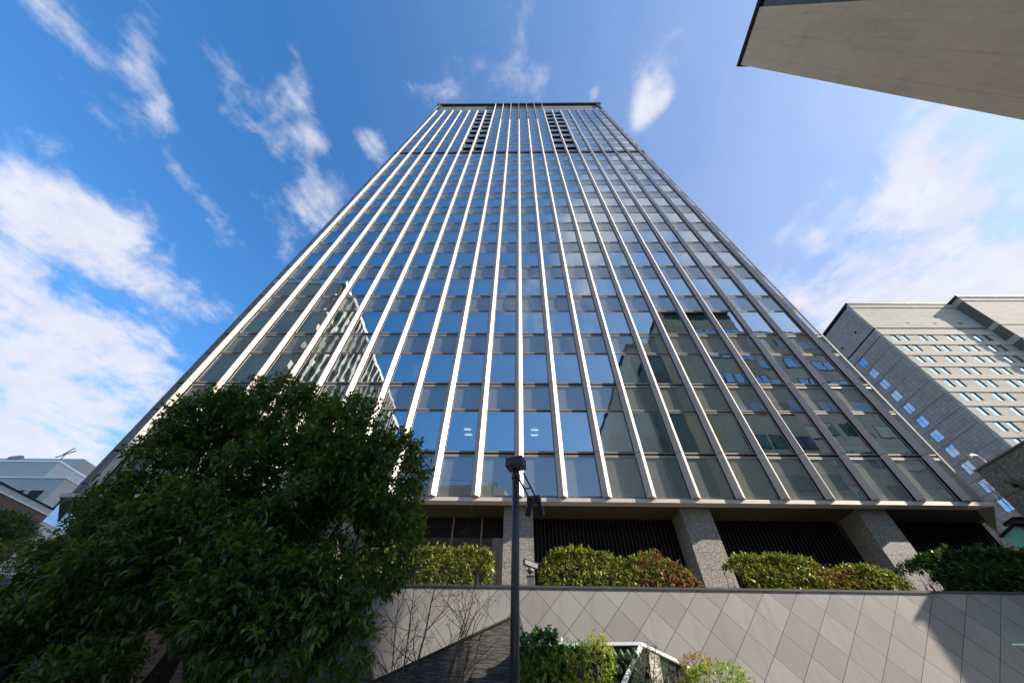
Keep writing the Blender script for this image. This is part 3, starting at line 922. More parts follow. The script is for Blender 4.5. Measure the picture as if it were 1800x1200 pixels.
# --- plants on the living wall
def clump(name, label, cat, C, r, rs, n, per, twig, L, W, mat, droop=.2, spread=.8, group=None, stems=True):
    C = np.array(C, float); r = np.array(r, float)
    root = thing(name, label, cat, tuple(C - np.array([0, 0, r[2]])), group)
    org = tuple(C - np.array([0, 0, r[2]]))
    d = unit(rs, n); tt = rs.uniform(.3, 1, n) ** .5
    p = C + d * r * tt[:, None] * (1 + .25 * np.array([mnoise.noise(Vector(q) * 2) for q in d]))[:, None]
    o = d + np.array([0, -.3, .35]) + unit(rs, n) * .3; o /= np.linalg.norm(o, axis=1)[:, None]
    P, D, N, LL, WW = sprays(rs, p, o, per, twig, L, W, droop, spread)
    leaves_mesh('foliage', P, D, N, LL, WW, mat, .2, root, org)
    st = MB(); b0 = Vector(org)
    for q in range(9):
        e = Vector(p[rs.integers(0, n)]); st.tube([b0, b0.lerp(e, .5) + Vector((0, 0, .05)), e], [.012, .009, .004], M_twig, 5, False)
    st.build('stem', root)
    return root


rs = np.random.default_rng(33)
clump('broadleaf_shrub', 'dark broad leaved shrub immediately right of the lamp post', 'shrub', at(948, 1140, 9.95), (.46, .3, .32), rs, 110, 7, .10, .16, .085, L_fatsia, .35, .9)
clump('fern', 'lime green ferny plant over the white trim edge', 'plant', at(1050, 1164, 9.9), (.34, .22, .40), rs, 260, 9, .13, .065, .020, L_fern, .1, .8)
clump('feathery_plant', 'spreading lime plants at the foot of the living wall beside the lamp post', 'plant', at(970, 1185, 9.8), (.68, .28, .30), rs, 420, 9, .13, .065, .022, L_fern, .15, .9)
clump('grass_plume', 'small golden plume standing on the white trim', 'plant', at(1062, 1134, 9.95), (.10, .08, .15), rs, 60, 8, .10, .05, .012, L_gold, -.1, .5)
clump('conifer_shrub', 'dark blue green feathery shrub right of the white diagonal trim', 'shrub', at(1140, 1180, 9.85), (.44, .25, .38), rs, 420, 9, .11, .05, .012, L_conif, .1, .8)
clump('box_bush', 'bright yellow green rounded bush at the bottom right of the planted wall', 'bush', at(1262, 1196, 10.1), (.70, .35, .27), rs, 420, 8, .09, .05, .026, L_box, .05, .9)
clump('orange_shrub', 'small orange leaved shrub on the sloping trim end', 'shrub', at(1222, 1165, 10.4), (.34, .2, .14), rs, 120, 7, .08, .055, .022, L_orange, .1, .9)
clump('moss_plant', 'dull dark plants hiding the white trim left of the plume', 'plant', at(1008, 1153, 9.95), (.34, .12, .22), rs, 150, 7, .09, .065, .022, L_fatsia, .3, .9)
clump('reddish_plant', 'thin reddish grass tuft among the lime plants', 'plant', at(1022, 1172, 9.6), (.26, .1, .2), rs, 70, 7, .14, .06, .007, L_dead, .0, .6)

# ------------------------------------------------------------------ street lamp and security camera
lp = thing('lamp_post', 'charcoal lamp post with a box head and twin spotlights on an arm', 'lamp post', (-.03, 6, .14))
c = MB(); c.tube([(-.03, 6, .14), (-.03, 6, 4.9)], .061, M_pole, 24); c.build('pole', lp, smooth=False)
for p_ in lp.children: 
    for f in p_.data.polygons: f.use_smooth = len(f.vertices) == 4
c = MB(); a = R(-20); ax = Vector((math.cos(a), math.sin(a), 0)); ay = Vector((-math.sin(a), math.cos(a), 0))
hc = Vector((-.03, 6.0, 4.985)); c.obox(hc, ax * .16, ay * .12, Vector((0, 0, .085)), M_pole)
hd = c.build('lamp_head', lp, bevel=.006)
c = MB(); c.obox(hc + Vector((0, 0, -.09)), ax * .13, ay * .09, Vector((0, 0, .005)), M_lampglass); c.build('lens', hd)
c = MB()
ds = Vector((.26, .97, 0)).normalized(); sd = Vector((ds.y, -ds.x, 0))
s0 = Vector((.03, 6.0, 4.74)); e0 = s0 + ds * .92
for o_ in (-.065, .065): c.tube([s0 + sd * (o_ + .04) - ds * .1, e0 + sd * (o_ + .04)], .016, M_pole, 10)
mid = s0.lerp(e0, .5); c.tube([mid + sd * -.025, mid + sd * .105], .012, M_pole, 8)
c.tube([Vector((-.03, 6, 4.70)), Vector((-.03, 6, 4.78))], .075, M_pole, 20)
c.build('arm', lp)
c = MB(); cb = e0 + ds * .06 + sd * .04; c.obox(cb, sd * .13, ds * .07, Vector((0, 0, .075)), M_pole); c.build('junction_box', lp, bevel=.005)
for o_, tilt in ((-.09, -.35), (.11, .25)):
    c = MB(); p0 = cb + sd * o_ + Vector((0, 0, -.07)); d = Vector((tilt * .6, .35, -.8)).normalized()
    c.tube([p0, p0 + d * .03, p0 + d * .04, p0 + d * .20], [.025, .03, .058, .060], M_pole, 18); s_ = c.build('spotlight', lp)
    c = MB(); c.tube([p0 + d * .2005, p0 + d * .204], [.052, .052], M_lampglass, 18); c.build('lens', s_)
c = MB()
for z in (4.55, 4.62): c.tube([(-.10, 5.96, z), (-.085, 5.96, z)], .008, M_rail, 8); c.tube([(-.03, 5.925, z), (-.03, 5.935, z)], .008, M_rail, 8)
c.build('bolt', lp)
c = MB(); c.tube([(.03, 5.94, 4.9), (.10, 6.0, 4.62), (.16, 6.35, 4.60), (.24, 6.7, 4.66)], .006, M_black, 6); c.build('cable', lp)
c = MB(); c.box(-.075, .015, 5.925, 5.94, .75, 1.25, M_pole); c.build('access_hatch', lp)

cc = thing('security_camera', 'grey security camera on a short post before the first pillar', 'security camera', (.36, 11.2, 4.355))
c = MB(); c.box(.27, .45, 11.12, 11.28, 4.356, 4.60, M_cctv); c.box(.255, .465, 11.105, 11.295, 4.601, 4.625, M_cctv); c.build('base_post', cc)
c = MB(); c.tube([(.36, 11.2, 4.62), (.36, 11.2, 4.70)], .045, M_cctv, 14); c.tube([(.36, 11.2, 4.70), (.36, 11.2, 4.76), (.36, 11.2, 4.82)], [.08, .10, .05], M_cctv, 16); c.build('swivel_mount', cc, smooth=True)
c = MB(); d = Vector((.86, .42, -.16)).normalized(); b0 = Vector((.36, 11.2, 4.90)); sx = d.cross(Vector((0, 0, 1))).normalized(); sz = sx.cross(d)
c.obox(b0, d * .20, sx * .065, sz * .06, M_cctv); c.obox(b0 + sz * .068 + d * .02, d * .235, sx * .078, sz * .006, M_cctv); cb_ = c.build('camera_body', cc, bevel=.008)
c = MB(); c.tube([b0 + d * .2005, b0 + d * .23], [.045, .045], M_win_dark, 14); c.build('lens', cb_)

# ------------------------------------------------------------------ the beige building beside the camera (its far face shows in the tower's glass)
cb = thing('beige_building', 'beige rendered building with a dark metal parapet cutting into the top right', 'building', (22, -6, .14))
H = 36.8
c = MB(); c.box(17.2, 25.3, -.62, 2.449, .14, H, M_conc); c.box(17.2, 17.5, 2.449, 2.662, .14, H, M_conc); c.build('rendered_wall', cb)
c = MB(); c.box(17.35, 25.2, -9, -.63, .14, H - .1, M_ribdark); c.build('ribbed_wall', cb)
c = MB(); c.box(17.05, 25.45, -9, 2.78, H + .002, H + .32, M_win_dark); c.build('parapet', cb)
c = MB(); c.box(17.502, 25.3, 2.451, 2.66, .14, H - 1.2, M_concface); c.box(17.502, 25.3, 2.451, 2.64, H - 1.19, H, M_win_dark); far = c.build('far_wall', cb)
for n in range(9):
    for q in range(4):
        if q == 0: continue
        z = 4 + 3.55 * n; x = 17.6 + 1.95 * q
        c = MB(); c.box(x, x + 1.7, 2.662, 2.70, z, z + 1.35, M_win_dark); w_ = c.build('window', cb)
        c = MB(); c.box(x + .06, x + .80, 2.703, 2.715, z + .06, z + 1.29, M_bluepane); c.box(x + .88, x + 1.64, 2.703, 2.715, z + .06, z + 1.29, M_bluepane); c.build('pane', w_)
cb2 = thing('dark_office_block', 'dark ribbed office block standing behind the beige building', 'building', (28, -22, 0))
c = MB(); c.box(17.0, 25.3, -34, -9.3, 0, 43.5, M_graycon); c.build('wall', cb2)
c = MB(); c.box(16.8, 25.4, -34.2, -9.1, 43.502, 44.2, M_win_dark); c.build('parapet', cb2)

rb_ = thing('grey_office_block', 'grey office block with ribbon windows mirrored in the lower right of the tower', 'building', (40, -18, 0))
c = MB(); c.box(25.5, 52, -30, -8.0, 0, 46, M_graycon); c.build('wall', rb_)
for n in range(11):
    for q in range(6):
        x = 26.6 + 4.2 * q; z = 3 + 3.9 * n
        c = MB(); c.box(x, x + 3.2, -7.999, -7.93, z, z + 1.9, M_win_dark); w_ = c.build('window', rb_)
        c = MB(); c.box(x + .1, x + 1.55, -7.928, -7.91, z + .1, z + 1.8, M_bluepane); c.box(x + 1.65, x + 3.1, -7.928, -7.91, z + .1, z + 1.8, M_bluepane); c.build('pane', w_)

# striped building and low block that only the glass shows
stb = thing('striped_building', 'white finned dark glass building mirrored in the left windows of the tower', 'building', (-34, -18, 0))
c = MB(); c.box(-46, -30, -46, -3.8, 0, 53.4, M_graycon); c.build('wall', stb)
c = MB()
for y in np.arange(-45.5, -4.1, 1.75): c.box(-29.98, -29.4, y, y + .5, 0, 53.4, M_palefin)
c.build('fin', stb)
c = MB()
for z in np.arange(4, 52, 3.9): c.box(-29.99, -29.9, -46, -3.8, z, z + 2.6, M_win_dark)
c.build('glass_band', stb)
c = MB(); c.box(-46.2, -29.3, -46.2, -3.6, 53.41, 54.2, M_white); c.build('parapet', stb)
lb = thing('low_round_block', 'low grey block with a roof railing mirrored at the foot of the tower', 'building', (-12, -36, 0))
c = MB(); c.prism([(-34, -44), (-34, -30), (-4, -30), (-2.2, -31), (-1.4, -33), (-1.4, -44)], 0, 31.0, M_graycon); c.build('wall', lb)
c = MB(); c.tube([(-34, -30.2, 32), (-4.2, -30.2, 32), (-2.3, -31.2, 32)], .05, M_rail, 6)
for x in np.arange(-34, -4, 2): c.tube([(x, -30.2, 31), (x, -30.2, 32)], .04, M_rail, 5)
c.build('railing', lb)
c = MB(); c.box(-5, -3.2, -33, -31.5, 31.001, 32.3, M_graycon); c.tube([(-4.4, -32, 32.3), (-4.4, -32, 39)], [.08, .03], M_rail, 6); c.build('antenna', lb)

# ------------------------------------------------------------------ granite tower far right
gt = thing('granite_tower', 'tall pale granite tower with paired slit windows at the right edge', 'tower', (95, 65, 0))
X0, Y0, ZT = 78.0, 50.7, 72.3
XS = 102.0
c = MB()
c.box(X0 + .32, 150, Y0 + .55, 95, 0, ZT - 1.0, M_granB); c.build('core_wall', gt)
c = MB()
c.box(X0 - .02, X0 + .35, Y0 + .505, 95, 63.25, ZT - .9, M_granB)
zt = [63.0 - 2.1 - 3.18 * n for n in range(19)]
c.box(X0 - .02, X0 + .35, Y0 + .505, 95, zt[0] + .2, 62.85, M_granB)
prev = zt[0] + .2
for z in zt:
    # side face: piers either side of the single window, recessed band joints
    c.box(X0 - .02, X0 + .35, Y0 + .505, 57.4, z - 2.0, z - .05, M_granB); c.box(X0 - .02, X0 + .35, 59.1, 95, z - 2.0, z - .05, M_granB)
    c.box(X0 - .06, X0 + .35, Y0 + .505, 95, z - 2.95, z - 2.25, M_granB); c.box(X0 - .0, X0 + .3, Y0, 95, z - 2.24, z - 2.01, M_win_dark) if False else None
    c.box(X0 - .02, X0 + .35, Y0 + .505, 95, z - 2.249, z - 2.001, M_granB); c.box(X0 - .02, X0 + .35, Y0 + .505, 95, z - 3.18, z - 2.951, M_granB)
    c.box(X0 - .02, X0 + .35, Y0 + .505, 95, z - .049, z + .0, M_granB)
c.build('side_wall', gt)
c = MB(); c.box(X0 + .02, X0 + .31, Y0 + .02, 95, 62.851, 63.249, M_black); c.box(X0 + .02, XS, Y0 + .1, Y0 + .3, 62.851, 63.249, M_black)
for z in zt:
    c.box(X0 - .025, X0 - .015, Y0 + .505, 95, z - 2.27, z - 2.22, M_win_dark); c.box(X0 - .025, X0 - .015, Y0 + .505, 95, z - 3.0, z - 2.95, M_win_dark)
c.build('shadow_gap', gt)
c = MB()
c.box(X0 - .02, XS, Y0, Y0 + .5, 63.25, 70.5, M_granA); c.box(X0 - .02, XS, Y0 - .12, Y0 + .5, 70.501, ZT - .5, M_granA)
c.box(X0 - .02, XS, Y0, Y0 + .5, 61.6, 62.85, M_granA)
pairs = [79.45 + 5.72 * q for q in range(4)]
slots = []
for p_ in pairs: slots += [(p_, p_ + 1.12), (p_ + 2.03, p_ + 3.15)]
slots = [s for s in slots if s[1] < XS]
for z in zt[:14]:
    x = X0 - .02
    for a, b_ in slots:
        c.box(x, a, Y0, Y0 + .5, z - 2.0, z - .001, M_granA); x = b_
    c.box(x, XS, Y0, Y0 + .5, z - 2.0, z - .001, M_granA)
c.box(X0 - .02, XS, Y0, Y0 + .5, 0, zt[13] - 3.2, M_granA)
c.build('front_wall', gt)
c = MB()
for z in [zt[0] + 3.18] + zt[:14]:
    c.box(X0 - .06, XS, Y0 - .1, Y0 + .5, z - 3.17, z - 2.001, M_belt)
c.build('belt_course', gt)
for n, z in enumerate(zt[:11]):
    for a, b_ in slots:
        c = MB(); c.box(a, b_, Y0 + .17, Y0 + .45, z - 2.0, z - .001, M_win_dark); w_ = c.build('window', gt)
        c = MB(); c.box(a + .04, b_ - .34, Y0 + .14, Y0 + .169, z - 1.94, z - .08, M_pane_sky); c.build('pane', w_)  # dark strip left at the right end stands in for the shaded reveal
for n, z in enumerate(zt[:12]):
    c = MB(); c.box(X0 + .12, X0 + .2, 57.4, 59.1, z - 2.0, z - .05, M_win_dark); w_ = c.build('side_window', gt)
    c = MB(); c.box(X0 + .08, X0 + .119, 57.46, 58.22, z - 1.93, z - .12, M_bluepane); c.box(X0 + .08, X0 + .119, 58.3, 59.04, z - 1.93, z - .12, M_bluepane); c.build('pane', w_)
c = MB()
c.box(XS, 118, 48.7, Y0 + .54, 0, 70.5, M_granA); c.box(XS - .05, 118, 48.58, Y0 + .54, 70.501, ZT - .5, M_granA)
for z in zt[:14]: c.box(XS - .06, 118, 48.6, 50.6, z - 3.17, z - 2.001, M_belt)
c.box(XS - .07, 118.1, 48.6, 50.6, 62.0, 63.0, M_belt)
c.build('projecting_bay', gt)
c = MB()
c.box(X0 - .2, XS - .06, Y0 - .25, 95, ZT - .499, ZT, M_win_dark); c.box(XS - .2, 118.2, 48.4, 60, ZT - .498, ZT + .15, M_win_dark)
c.build('roof_parapet', gt)
c = MB()
for x in (86.3, 92.1, 97.6): c.box(x, x + .55, Y0 - .02, Y0 + .0, 64.6, 65.1, M_black)
for y in (54, 59): c.box(X0 - .04, X0 - .021, y, y + .5, 65.6, 66.1, M_black)
c.build('vent', gt)
c = MB(); c.box(90, 91.8, 51.5, 53, ZT, ZT + .8, M_rail); c.obox((90.9, 52, ZT + 1.1), Vector((.9, .1, .25)), Vector((-.05, .5, 0)), Vector((-.1, 0, .3)), M_win_dark); c.obox((91.3, 52.2, ZT + 1.5), Vector((.5, .1, .1)), Vector((-.05, .4, 0)), Vector((-.1, 0, .25)), M_rail)
c.build('roof_equipment', gt)

# ------------------------------------------------------------------ granite annex, canopies, right edge
an = thing('granite_annex', 'green grey granite annex wall with a bracket lamp at the right edge', 'building', (22, 11, .14))
c = MB(); zt_, xa, y0_, y1_ = 8.62, 17.2, 8.85, 12.72
c.box(xa, 30, y0_, y1_, .14, zt_, M_greengran); c.build('wall', an)
c = MB(); c.box(30.01, 44, 11.2, y1_, .14, 17.0, M_greengran); c.build('shade_block', an)  # unseen block added to keep the sun off the right louvre screen
c = MB()
c.box(xa - .004, xa - .001, y0_, y1_, 6.6, 6.615, M_black); c.box(xa - .004, xa - .001, y0_, y1_, 7.6, 7.615, M_black)
for y in (9.6, 10.8, 12.0): c.box(xa - .005, xa - .002, y, y + .015, 4, zt_, M_black)
c.build('stone_joint', an)
c = MB(); c.box(xa - .05, 30, y0_ - .05, y1_ + .05, zt_ + .001, zt_ + .06, M_coping); c.build('coping', an)
c = MB(); p0 = Vector((xa - .16, 12.15, 7.95)); c.tube([p0, p0 + Vector((0, -.25, -.2)), p0 + Vector((0, -.9, -1.3))], .045, M_soffit, 10); c.box(xa - .13, xa - .006, 12.0, 12.1, 7.7, 7.85, M_black); c.build('bracket_lamp', an)
c = MB(); pts = [Vector((xa + .4, 12.5, zt_ + .05)), Vector((xa + .4, 12.5, zt_ + .35)), Vector((xa + .25, 12.45, zt_ + .5)), Vector((xa + .0, 12.4, zt_ + .5)), Vector((xa - .12, 12.38, zt_ + .42))]
c.tube(pts, [.02, .02, .025, .045, .05], M_white, 10); c.build('roof_lamp', an)

gc = thing('glass_canopy', 'green glass entrance canopy with black edge beside the shaded hedge', 'canopy', (18.2, 13.6, 4.15))
c = MB(); c.slab([(16.47, 6.50), (16.9, 5.95), (20.4, 5.95), (20.4, 6.86), (17.17, 6.84)], 13.2, 13.23, M_greenpane); c.build('glass_panel', gc)
c = MB(); bar(c, Vector((16.40, 13.18, 6.50)), Vector((17.16, 13.18, 6.87)), .07, .1, M_win_dark); bar(c, Vector((17.16, 13.18, 6.88)), Vector((20.4, 13.18, 6.90)), .07, .1, M_win_dark); c.build('edge_frame', gc)
c = MB(); c.box(20.3, 20.4, 13.25, 13.4, 4.15, 6.9, M_win_dark); c.box(17.6, 17.68, 13.25, 13.35, 4.15, 6.8, M_win_dark); c.build('support_post', gc)
gc2 = thing('black_canopy', 'thin black flat canopy above the green glass', 'canopy', (18.6, 13.2, 6.9))
c = MB(); c.prism([(17.22, 13.0), (20.4, 13.0), (20.4, 13.6), (17.4, 13.6)], 7.0, 7.09, M_win_dark); c.build('canopy_slab', gc2)
c = MB(); c.box(20.1, 20.25, 13.5, 13.65, 4.15, 6.97, M_win_dark); c.build('canopy_post', gc2)
gl = thing('glass_awning', 'small bright green glass awning tip at the lower right edge', 'awning', (12.5, 10.4, 2.9))
c = MB(); c.prism([(11.08, 10.5), (13.4, 10.05), (13.6, 10.75), (11.3, 10.62)], 3.22, 3.245, M_greenpane); c.build('glass_panel', gl)
c = MB(); c.tube([(12.9, 10.3, 3.19), (13.2, 10.9, 3.0)], .02, M_rail, 8); c.build('bracket', gl)

# low stone wall below the granite tower, bare trees before it
lw = MB(); lw.box(24, 60, 24, 24.4, 0, 8.6, M_stonecap)
tag(lw.build('stone_wall', origin=(40, 24, 0)), 'buff stone boundary wall behind the bare reddish trees', 'wall')
rs = np.random.default_rng(77)
for q, (x, y, h, lab) in enumerate(((27.6, 21.5, 12.5, 'bare reddish tree standing against the granite tower, the taller one'), (25.6, 20.2, 9.0, 'shorter bare reddish tree beside the end of the tower fascia'))):
    root = thing('bare_tree', lab, 'tree', (x, y, 0), 'bare trees by the granite tower')
    mb = MB(); branchy(mb, rs, (x, y, 0), (0, 0, 1), h * .45, .13, 5, M_twig2, .42, (3, 4), .22, None, .08, .008, .62); mb.build('trunk', root, smooth=True)

# ------------------------------------------------------------------ buildings to the left
S = 1.5
Y1 = 52.5
lg = thing('grey_sided_building', 'grey metal sided building with square vents at the left edge', 'building', (-85, 62, 0))
c = MB(); c.box(-110, -70.4, Y1, 80, 0, 28.1, M_sidemetal); c.build('siding', lg)
c = MB(); c.box(-70.398, -70.3, Y1 - .02, 80, 0, 28.1, M_ribmetal); c.build('ribbed_wall', lg)
c = MB(); c.box(-110, -70.2, Y1 - .15, 80, 28.101, 28.3, M_white); c.build('parapet', lg)
c = MB()
for y in np.arange(Y1 + .5, 64, 1.6): c.tube([(-70.6, y, 28.3), (-70.6, y, 29.5)], .05, M_white, 6)
for z in (28.9, 29.5): c.tube([(-70.6, Y1 + .5, z), (-70.6, 64, z)], .05, M_white, 6)
c.build('railing', lg)
for x0, x1 in ((-76.4, -74.9), (-73.9, -71.9)):
    c = MB(); c.box(x0, x1, Y1 - .06, Y1 - .002, 25.0 if x1 > -74 else 25.5, 26.2, M_win_dark); c.build('vent', lg)
c = MB(); c.box(-70.298, -70.24, 54.5, 58.5, 22.5, 25.2, M_bluepane); c.box(-70.298, -70.2, 54.3, 54.48, 22.4, 25.3, M_win_dark); c.box(-70.298, -70.2, 54.3, 58.7, 25.21, 25.6, M_win_dark); c.build('window', lg)

lu = thing('stepped_roof_building', 'grey rooftop block with a beige stair tower and antenna above the siding', 'building', (-92, 75, 0))
c = MB(); c.box(-130, -85.5, 60.5, 95, 0, 35.3, M_sidemetal); c.build('siding', lu)
c = MB(); c.box(-85.498, -85.4, 60.48, 95, 0, 35.3, M_ribmetal); c.build('ribbed_wall', lu)
c = MB(); c.box(-130, -85.2, 60.3, 95, 35.301, 35.6, M_white); c.box(-99, -98.6, 60.4, 60.49, 28, 35.3, M_white); c.build('parapet', lu)
c = MB(); c.box(-130, -92.2, 68.5, 100, 35.7, 40.6, M_sidemetal); c.box(-92.198, -92.1, 68.48, 100, 0, 40.6, M_olive); c.build('stair_tower', lu)
c = MB(); c.tube([(-86.5, 61, 35.6), (-86.5, 61, 37.6)], .09, M_rail, 6); c.tube([(-87.8, 61, 36.6), (-85.2, 61, 38)], .12, M_rail, 6); c.tube([(-87.0, 61, 37.2), (-85.9, 61, 38.6)], .1, M_rail, 6); c.build('antenna', lu)
c = MB(); c.tube([(-98, 62, 35.6), (-97.6, 62, 36.7), (-96, 62, 36.9), (-95.2, 62, 36.2)], [.3, .6, .6, .3], M_rail, 8); c.box(-105.5, -103, 60.2, 60.48, 30, 31, M_win_dark); c.build('roof_unit', lu)

lbk = thing('brick_building', 'red brown brick building under the grey siding at the left edge', 'building', (-70, 45, 0))
xb = -58.0
c = MB(); c.box(-90, xb, 36, 45.0, 0, 19.55, M_brick); c.build('brick_wall', lbk)
c = MB(); c.box(-90, xb - .001, 36, 45.0, 19.551, 20.2, M_ribmetal); c.box(-90, xb + .12, 36, 45.1, 19.50, 19.64, M_white); c.box(-90, xb + .1, 36, 45.0, 20.201, 20.36, M_win_dark); c.build('metal_fascia', lbk)

rs = np.random.default_rng(90)
st_ = thing('small_evergreen', 'small dark evergreen tree before the brick building at the left edge', 'tree', (-22, 16.5, 0))
P = at(18, 922, 16.5)
el = [((P.x - .5, 16.5, P.z - .15), (1.1, 1.0, .62)), ((P.x + .35, 16.6, P.z - .25), (.7, .8, .5)), ((P.x - 1.6, 16.7, P.z - .4), (1.2, 1, .8))]
crown('crown', el, rs, 60, 8, .22, .12, .045, L_tree, st_, (-22, 16.5, 0), .3, .1, 1.3, .5)
c = MB(); c.tube([(-22, 16.5, 0), (-22, 16.5, 4), (P.x - .4, 16.5, P.z)], [.2, .16, .06], M_bark, 8); c.build('trunk', st_, smooth=True)

# ------------------------------------------------------------------ light
sun_dir = Vector((.959, -.282, 0)) * math.cos(R(32.3)) + Vector((0, 0, math.sin(R(32.3))))
L = bpy.data.lights.new('sun', 'SUN'); L.energy = 4.9; L.angle = R(.5); L.color = (1, .885, .755)
lo = bpy.data.objects.new('sun', L); COL.objects.link(lo); lo.location = (30, -20, 60)
lo.rotation_euler = (-sun_dir).to_track_quat('-Z', 'Y').to_euler()

# ------------------------------------------------------------------ sky with clouds
W = bpy.data.worlds.new('World'); SC.world = W; W.use_nodes = True
nt = W.node_tree
for n in list(nt.nodes): nt.nodes.remove(n)
N = NT(nt)
out = nt.nodes.new('ShaderNodeOutputWorld')
sky = nt.nodes.new('ShaderNodeTexSky'); sky.sky_type = 'NISHITA'; sky.sun_disc = False
sky.sun_elevation = R(32.3); sky.sun_rotation = math.atan2(sun_dir.x, sun_dir.y); sky.altitude = 50; sky.air_density = 1.0; sky.dust_density = .6; sky.ozone_density = 2.2
dirv = nt.nodes.new('ShaderNodeTexCoord').outputs['Generated']
sp = N.n('ShaderNodeSeparateXYZ', Vector=dirv)
den = N.math('ADD', N.math('MAXIMUM', sp.outputs[2], 0.0), .25)
px = N.math('DIVIDE', sp.outputs[0], den); py = N.math('DIVIDE', sp.outputs[1], den)
pv = N.n('ShaderNodeCombineXYZ', X=px, Y=py).outputs[0]
wisp = N.noise(N.n('ShaderNodeMapping', Vector=pv, Rotation=(0, 0, .5), Scale=(1, 1, 1)).outputs[0], 5.0, 12, .60, .5)
wisp2 = N.noise(pv, 16.0, 8, .6, .3)
def streak(ax, ay, off):
    al = N.math('ADD', N.math('MULTIPLY', px, ax * 2.6), N.math('MULTIPLY', py, ay * 2.6))
    ac = N.math('ADD', N.math('MULTIPLY', px, -ay * 9.0), N.math('MULTIPLY', py, ax * 9.0))
    return N.noise(N.n('ShaderNodeCombineXYZ', X=al, Y=ac, Z=off).outputs[0], 1.0, 12, .62, .55)
side = N.math('MULTIPLY_ADD', px, 2.5, .5, clamp=True)
sL = streak(.45, .89, 3.1); sR = streak(.555, -.832, 8.4)
sk = N.math('ADD', N.math('MULTIPLY', sR, side), N.math('MULTIPLY', sL, N.math('SUBTRACT', 1.0, side)))
fld = N.math('ADD', N.math('MULTIPLY', wisp2, .24), N.math('ADD', N.math('MULTIPLY', wisp, .48), N.math('MULTIPLY', sk, .28)))
# where the banks and wisps stand in the sky: x, y on the cloud plane, radii, turn, amount
blobs = [(-.95, .23, .14, .075, .5, .9), (-.87, .31, .085, .05, .6, 1.0), (-1.05, .36, .17, .06, .5, .9), (-.86, .43, .12, .05, .9, .75), (-1.25, .64, .24, .16, .3, 1.6), (-1.0, .56, .10, .05, .4, .7), (-1.5, .95, .35, .3, 0, 1.2), (-1.3, .40, .2, .06, .3, .8),
         (.255, .095, .040, .036, .4, 1.3), (.235, .135, .02, .03, 0, 1.0), (.14, .10, .012, .014, 0, .6),
         (.78, .28, .04, .16, -.5, 1.0), (.74, .40, .06, .12, -.4, 1.05), (.92, .40, .05, .16, -.8, 1.0), (1.05, .40, .07, .12, -.7, .95), (.71, .49, .12, .06, 0, 1.0), (.86, .24, .05, .10, -.6, .9), (.84, .52, .10, .05, 0, .8), (1.0, .55, .2, .1, 0, .9), (.64, .36, .03, .03, 0, .5),
         (-.4, .10, .025, .075, .25, .55), (-.39, .16, .02, .03, 0, .55), (-.30, .165, .035, .022, .2, .75), (0, .03, .02, .06, .25, .5), (.035, .09, .022, .035, .5, .55), (-.73, .0, .05, .03, .9, .6), (-.62, .02, .03, .06, .5, .5), (-.65, .13, .025, .025, 0, .5), (-.46, .30, .05, .05, .3, .4), (-.52, .05, .03, .04, 0, .4), (-.42, .14, .14, .16, .3, .20), (-.1, .06, .12, .08, .2, .22), (.08, .06, .08, .08, .2, .24), (-.72, .06, .14, .10, .4, .26), (-.55, .36, .12, .10, .3, .34),
         (.28, -.30, .18, .10, .5, .95), (.55, -.20, .14, .12, .3, .9), (.25, -.12, .12, .06, .4, .85), (.16, -.42, .05, .16, .2, .8), (.5, -.42, .1, .1, 0, .7), (.02, -.55, .08, .2, .2, .45)]
acc = None
for (bx, by, rx, ry, rot, amp) in blobs:
    cx = N.math('SUBTRACT', px, bx); cy = N.math('SUBTRACT', py, by)
    cs, sn = math.cos(rot), math.sin(rot)
    u = N.math('ADD', N.math('MULTIPLY', cx, cs / rx), N.math('MULTIPLY', cy, sn / rx))
    v = N.math('ADD', N.math('MULTIPLY', cx, -sn / ry), N.math('MULTIPLY', cy, cs / ry))
    d2 = N.math('ADD', N.math('MULTIPLY', u, u), N.math('MULTIPLY', v, v))
    gsn = N.math('MULTIPLY', N.math('EXPONENT', N.math('MULTIPLY', d2, -.7)), amp)
    acc = gsn if acc is None else N.math('ADD', acc, gsn)
acc = N.math('MINIMUM', acc, 1.3)
dens = N.math('ADD', N.math('MULTIPLY', acc, .50), N.math('MULTIPLY_ADD', fld, 2.5, -1.52))
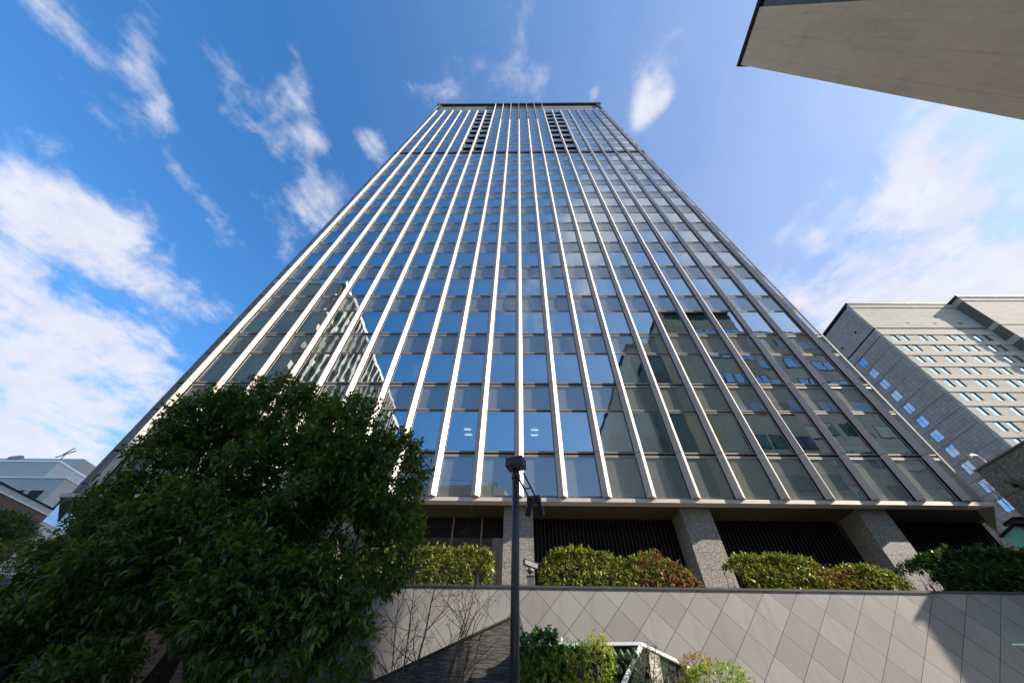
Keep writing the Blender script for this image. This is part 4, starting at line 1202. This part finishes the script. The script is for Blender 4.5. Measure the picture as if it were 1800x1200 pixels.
mr = nt.nodes.new('ShaderNodeMapRange'); mr.interpolation_type = 'SMOOTHSTEP'; nt.links.new(dens, mr.inputs[0]); mr.inputs[1].default_value = -.10; mr.inputs[2].default_value = .42
cov = N.math('MULTIPLY', mr.outputs[0], .93)
front = N.math('MULTIPLY_ADD', sp.outputs[1], 1.4, .3, clamp=True)
low = N.math('POWER', N.math('SUBTRACT', 1.0, N.math('MAXIMUM', sp.outputs[2], 0.0)), 6.0)
cov = N.math('MAXIMUM', cov, N.math('MULTIPLY', N.math('MULTIPLY', low, front), .6))
# thin cirrus veil towards the sun's side of the sky
veil = nt.nodes.new('ShaderNodeMapRange'); veil.interpolation_type = 'SMOOTHSTEP'; nt.links.new(px, veil.inputs[0]); veil.inputs[1].default_value = -.45; veil.inputs[2].default_value = .75
vl = N.math('MULTIPLY', N.math('MULTIPLY', veil.outputs[0], .24), N.math('MULTIPLY_ADD', wisp, .7, .65))
shade = N.noise(N.scaled(pv, 1, 1, 1), 9, 6, .6)
ccol = N.mix(shade, (3.15, 3.35, 4.05), (4.95, 4.9, 5.2))
skyc = N.n('ShaderNodeHueSaturation', Color=sky.outputs[0], Hue=.5, Saturation=1.27, Value=1.0).outputs[0]
skyc = N.mix(1.0, skyc, (1.22, 1.38, 1.45), 'MULTIPLY')
dim = N.math('MULTIPLY_ADD', veil.outputs[0], -.22, 1.0)
dimc = N.n('ShaderNodeCombineColor', Red=dim, Green=dim, Blue=dim).outputs[0]
skyc = N.mix(1.0, skyc, dimc, 'MULTIPLY')
skyc = N.mix(vl, skyc, (5.6, 5.5, 5.8))
colr = N.mix(cov, skyc, ccol)
bg = N.n('ShaderNodeBackground', Color=colr, Strength=.10)
nt.links.new(bg.outputs[0], out.inputs[0])

SC.view_settings.view_transform = 'Standard'; SC.view_settings.look = 'None'; SC.view_settings.gamma = 1; SC.view_settings.use_curve_mapping = False
SC.view_settings.exposure = 1.06
SC.render.engine = 'CYCLES'
SC.cycles.use_denoising = True
SC.cycles.max_bounces = 8; SC.cycles.transparent_max_bounces = 12; SC.cycles.glossy_bounces = 4; SC.cycles.diffuse_bounces = 5
SC.cycles.sample_clamp_indirect = 6
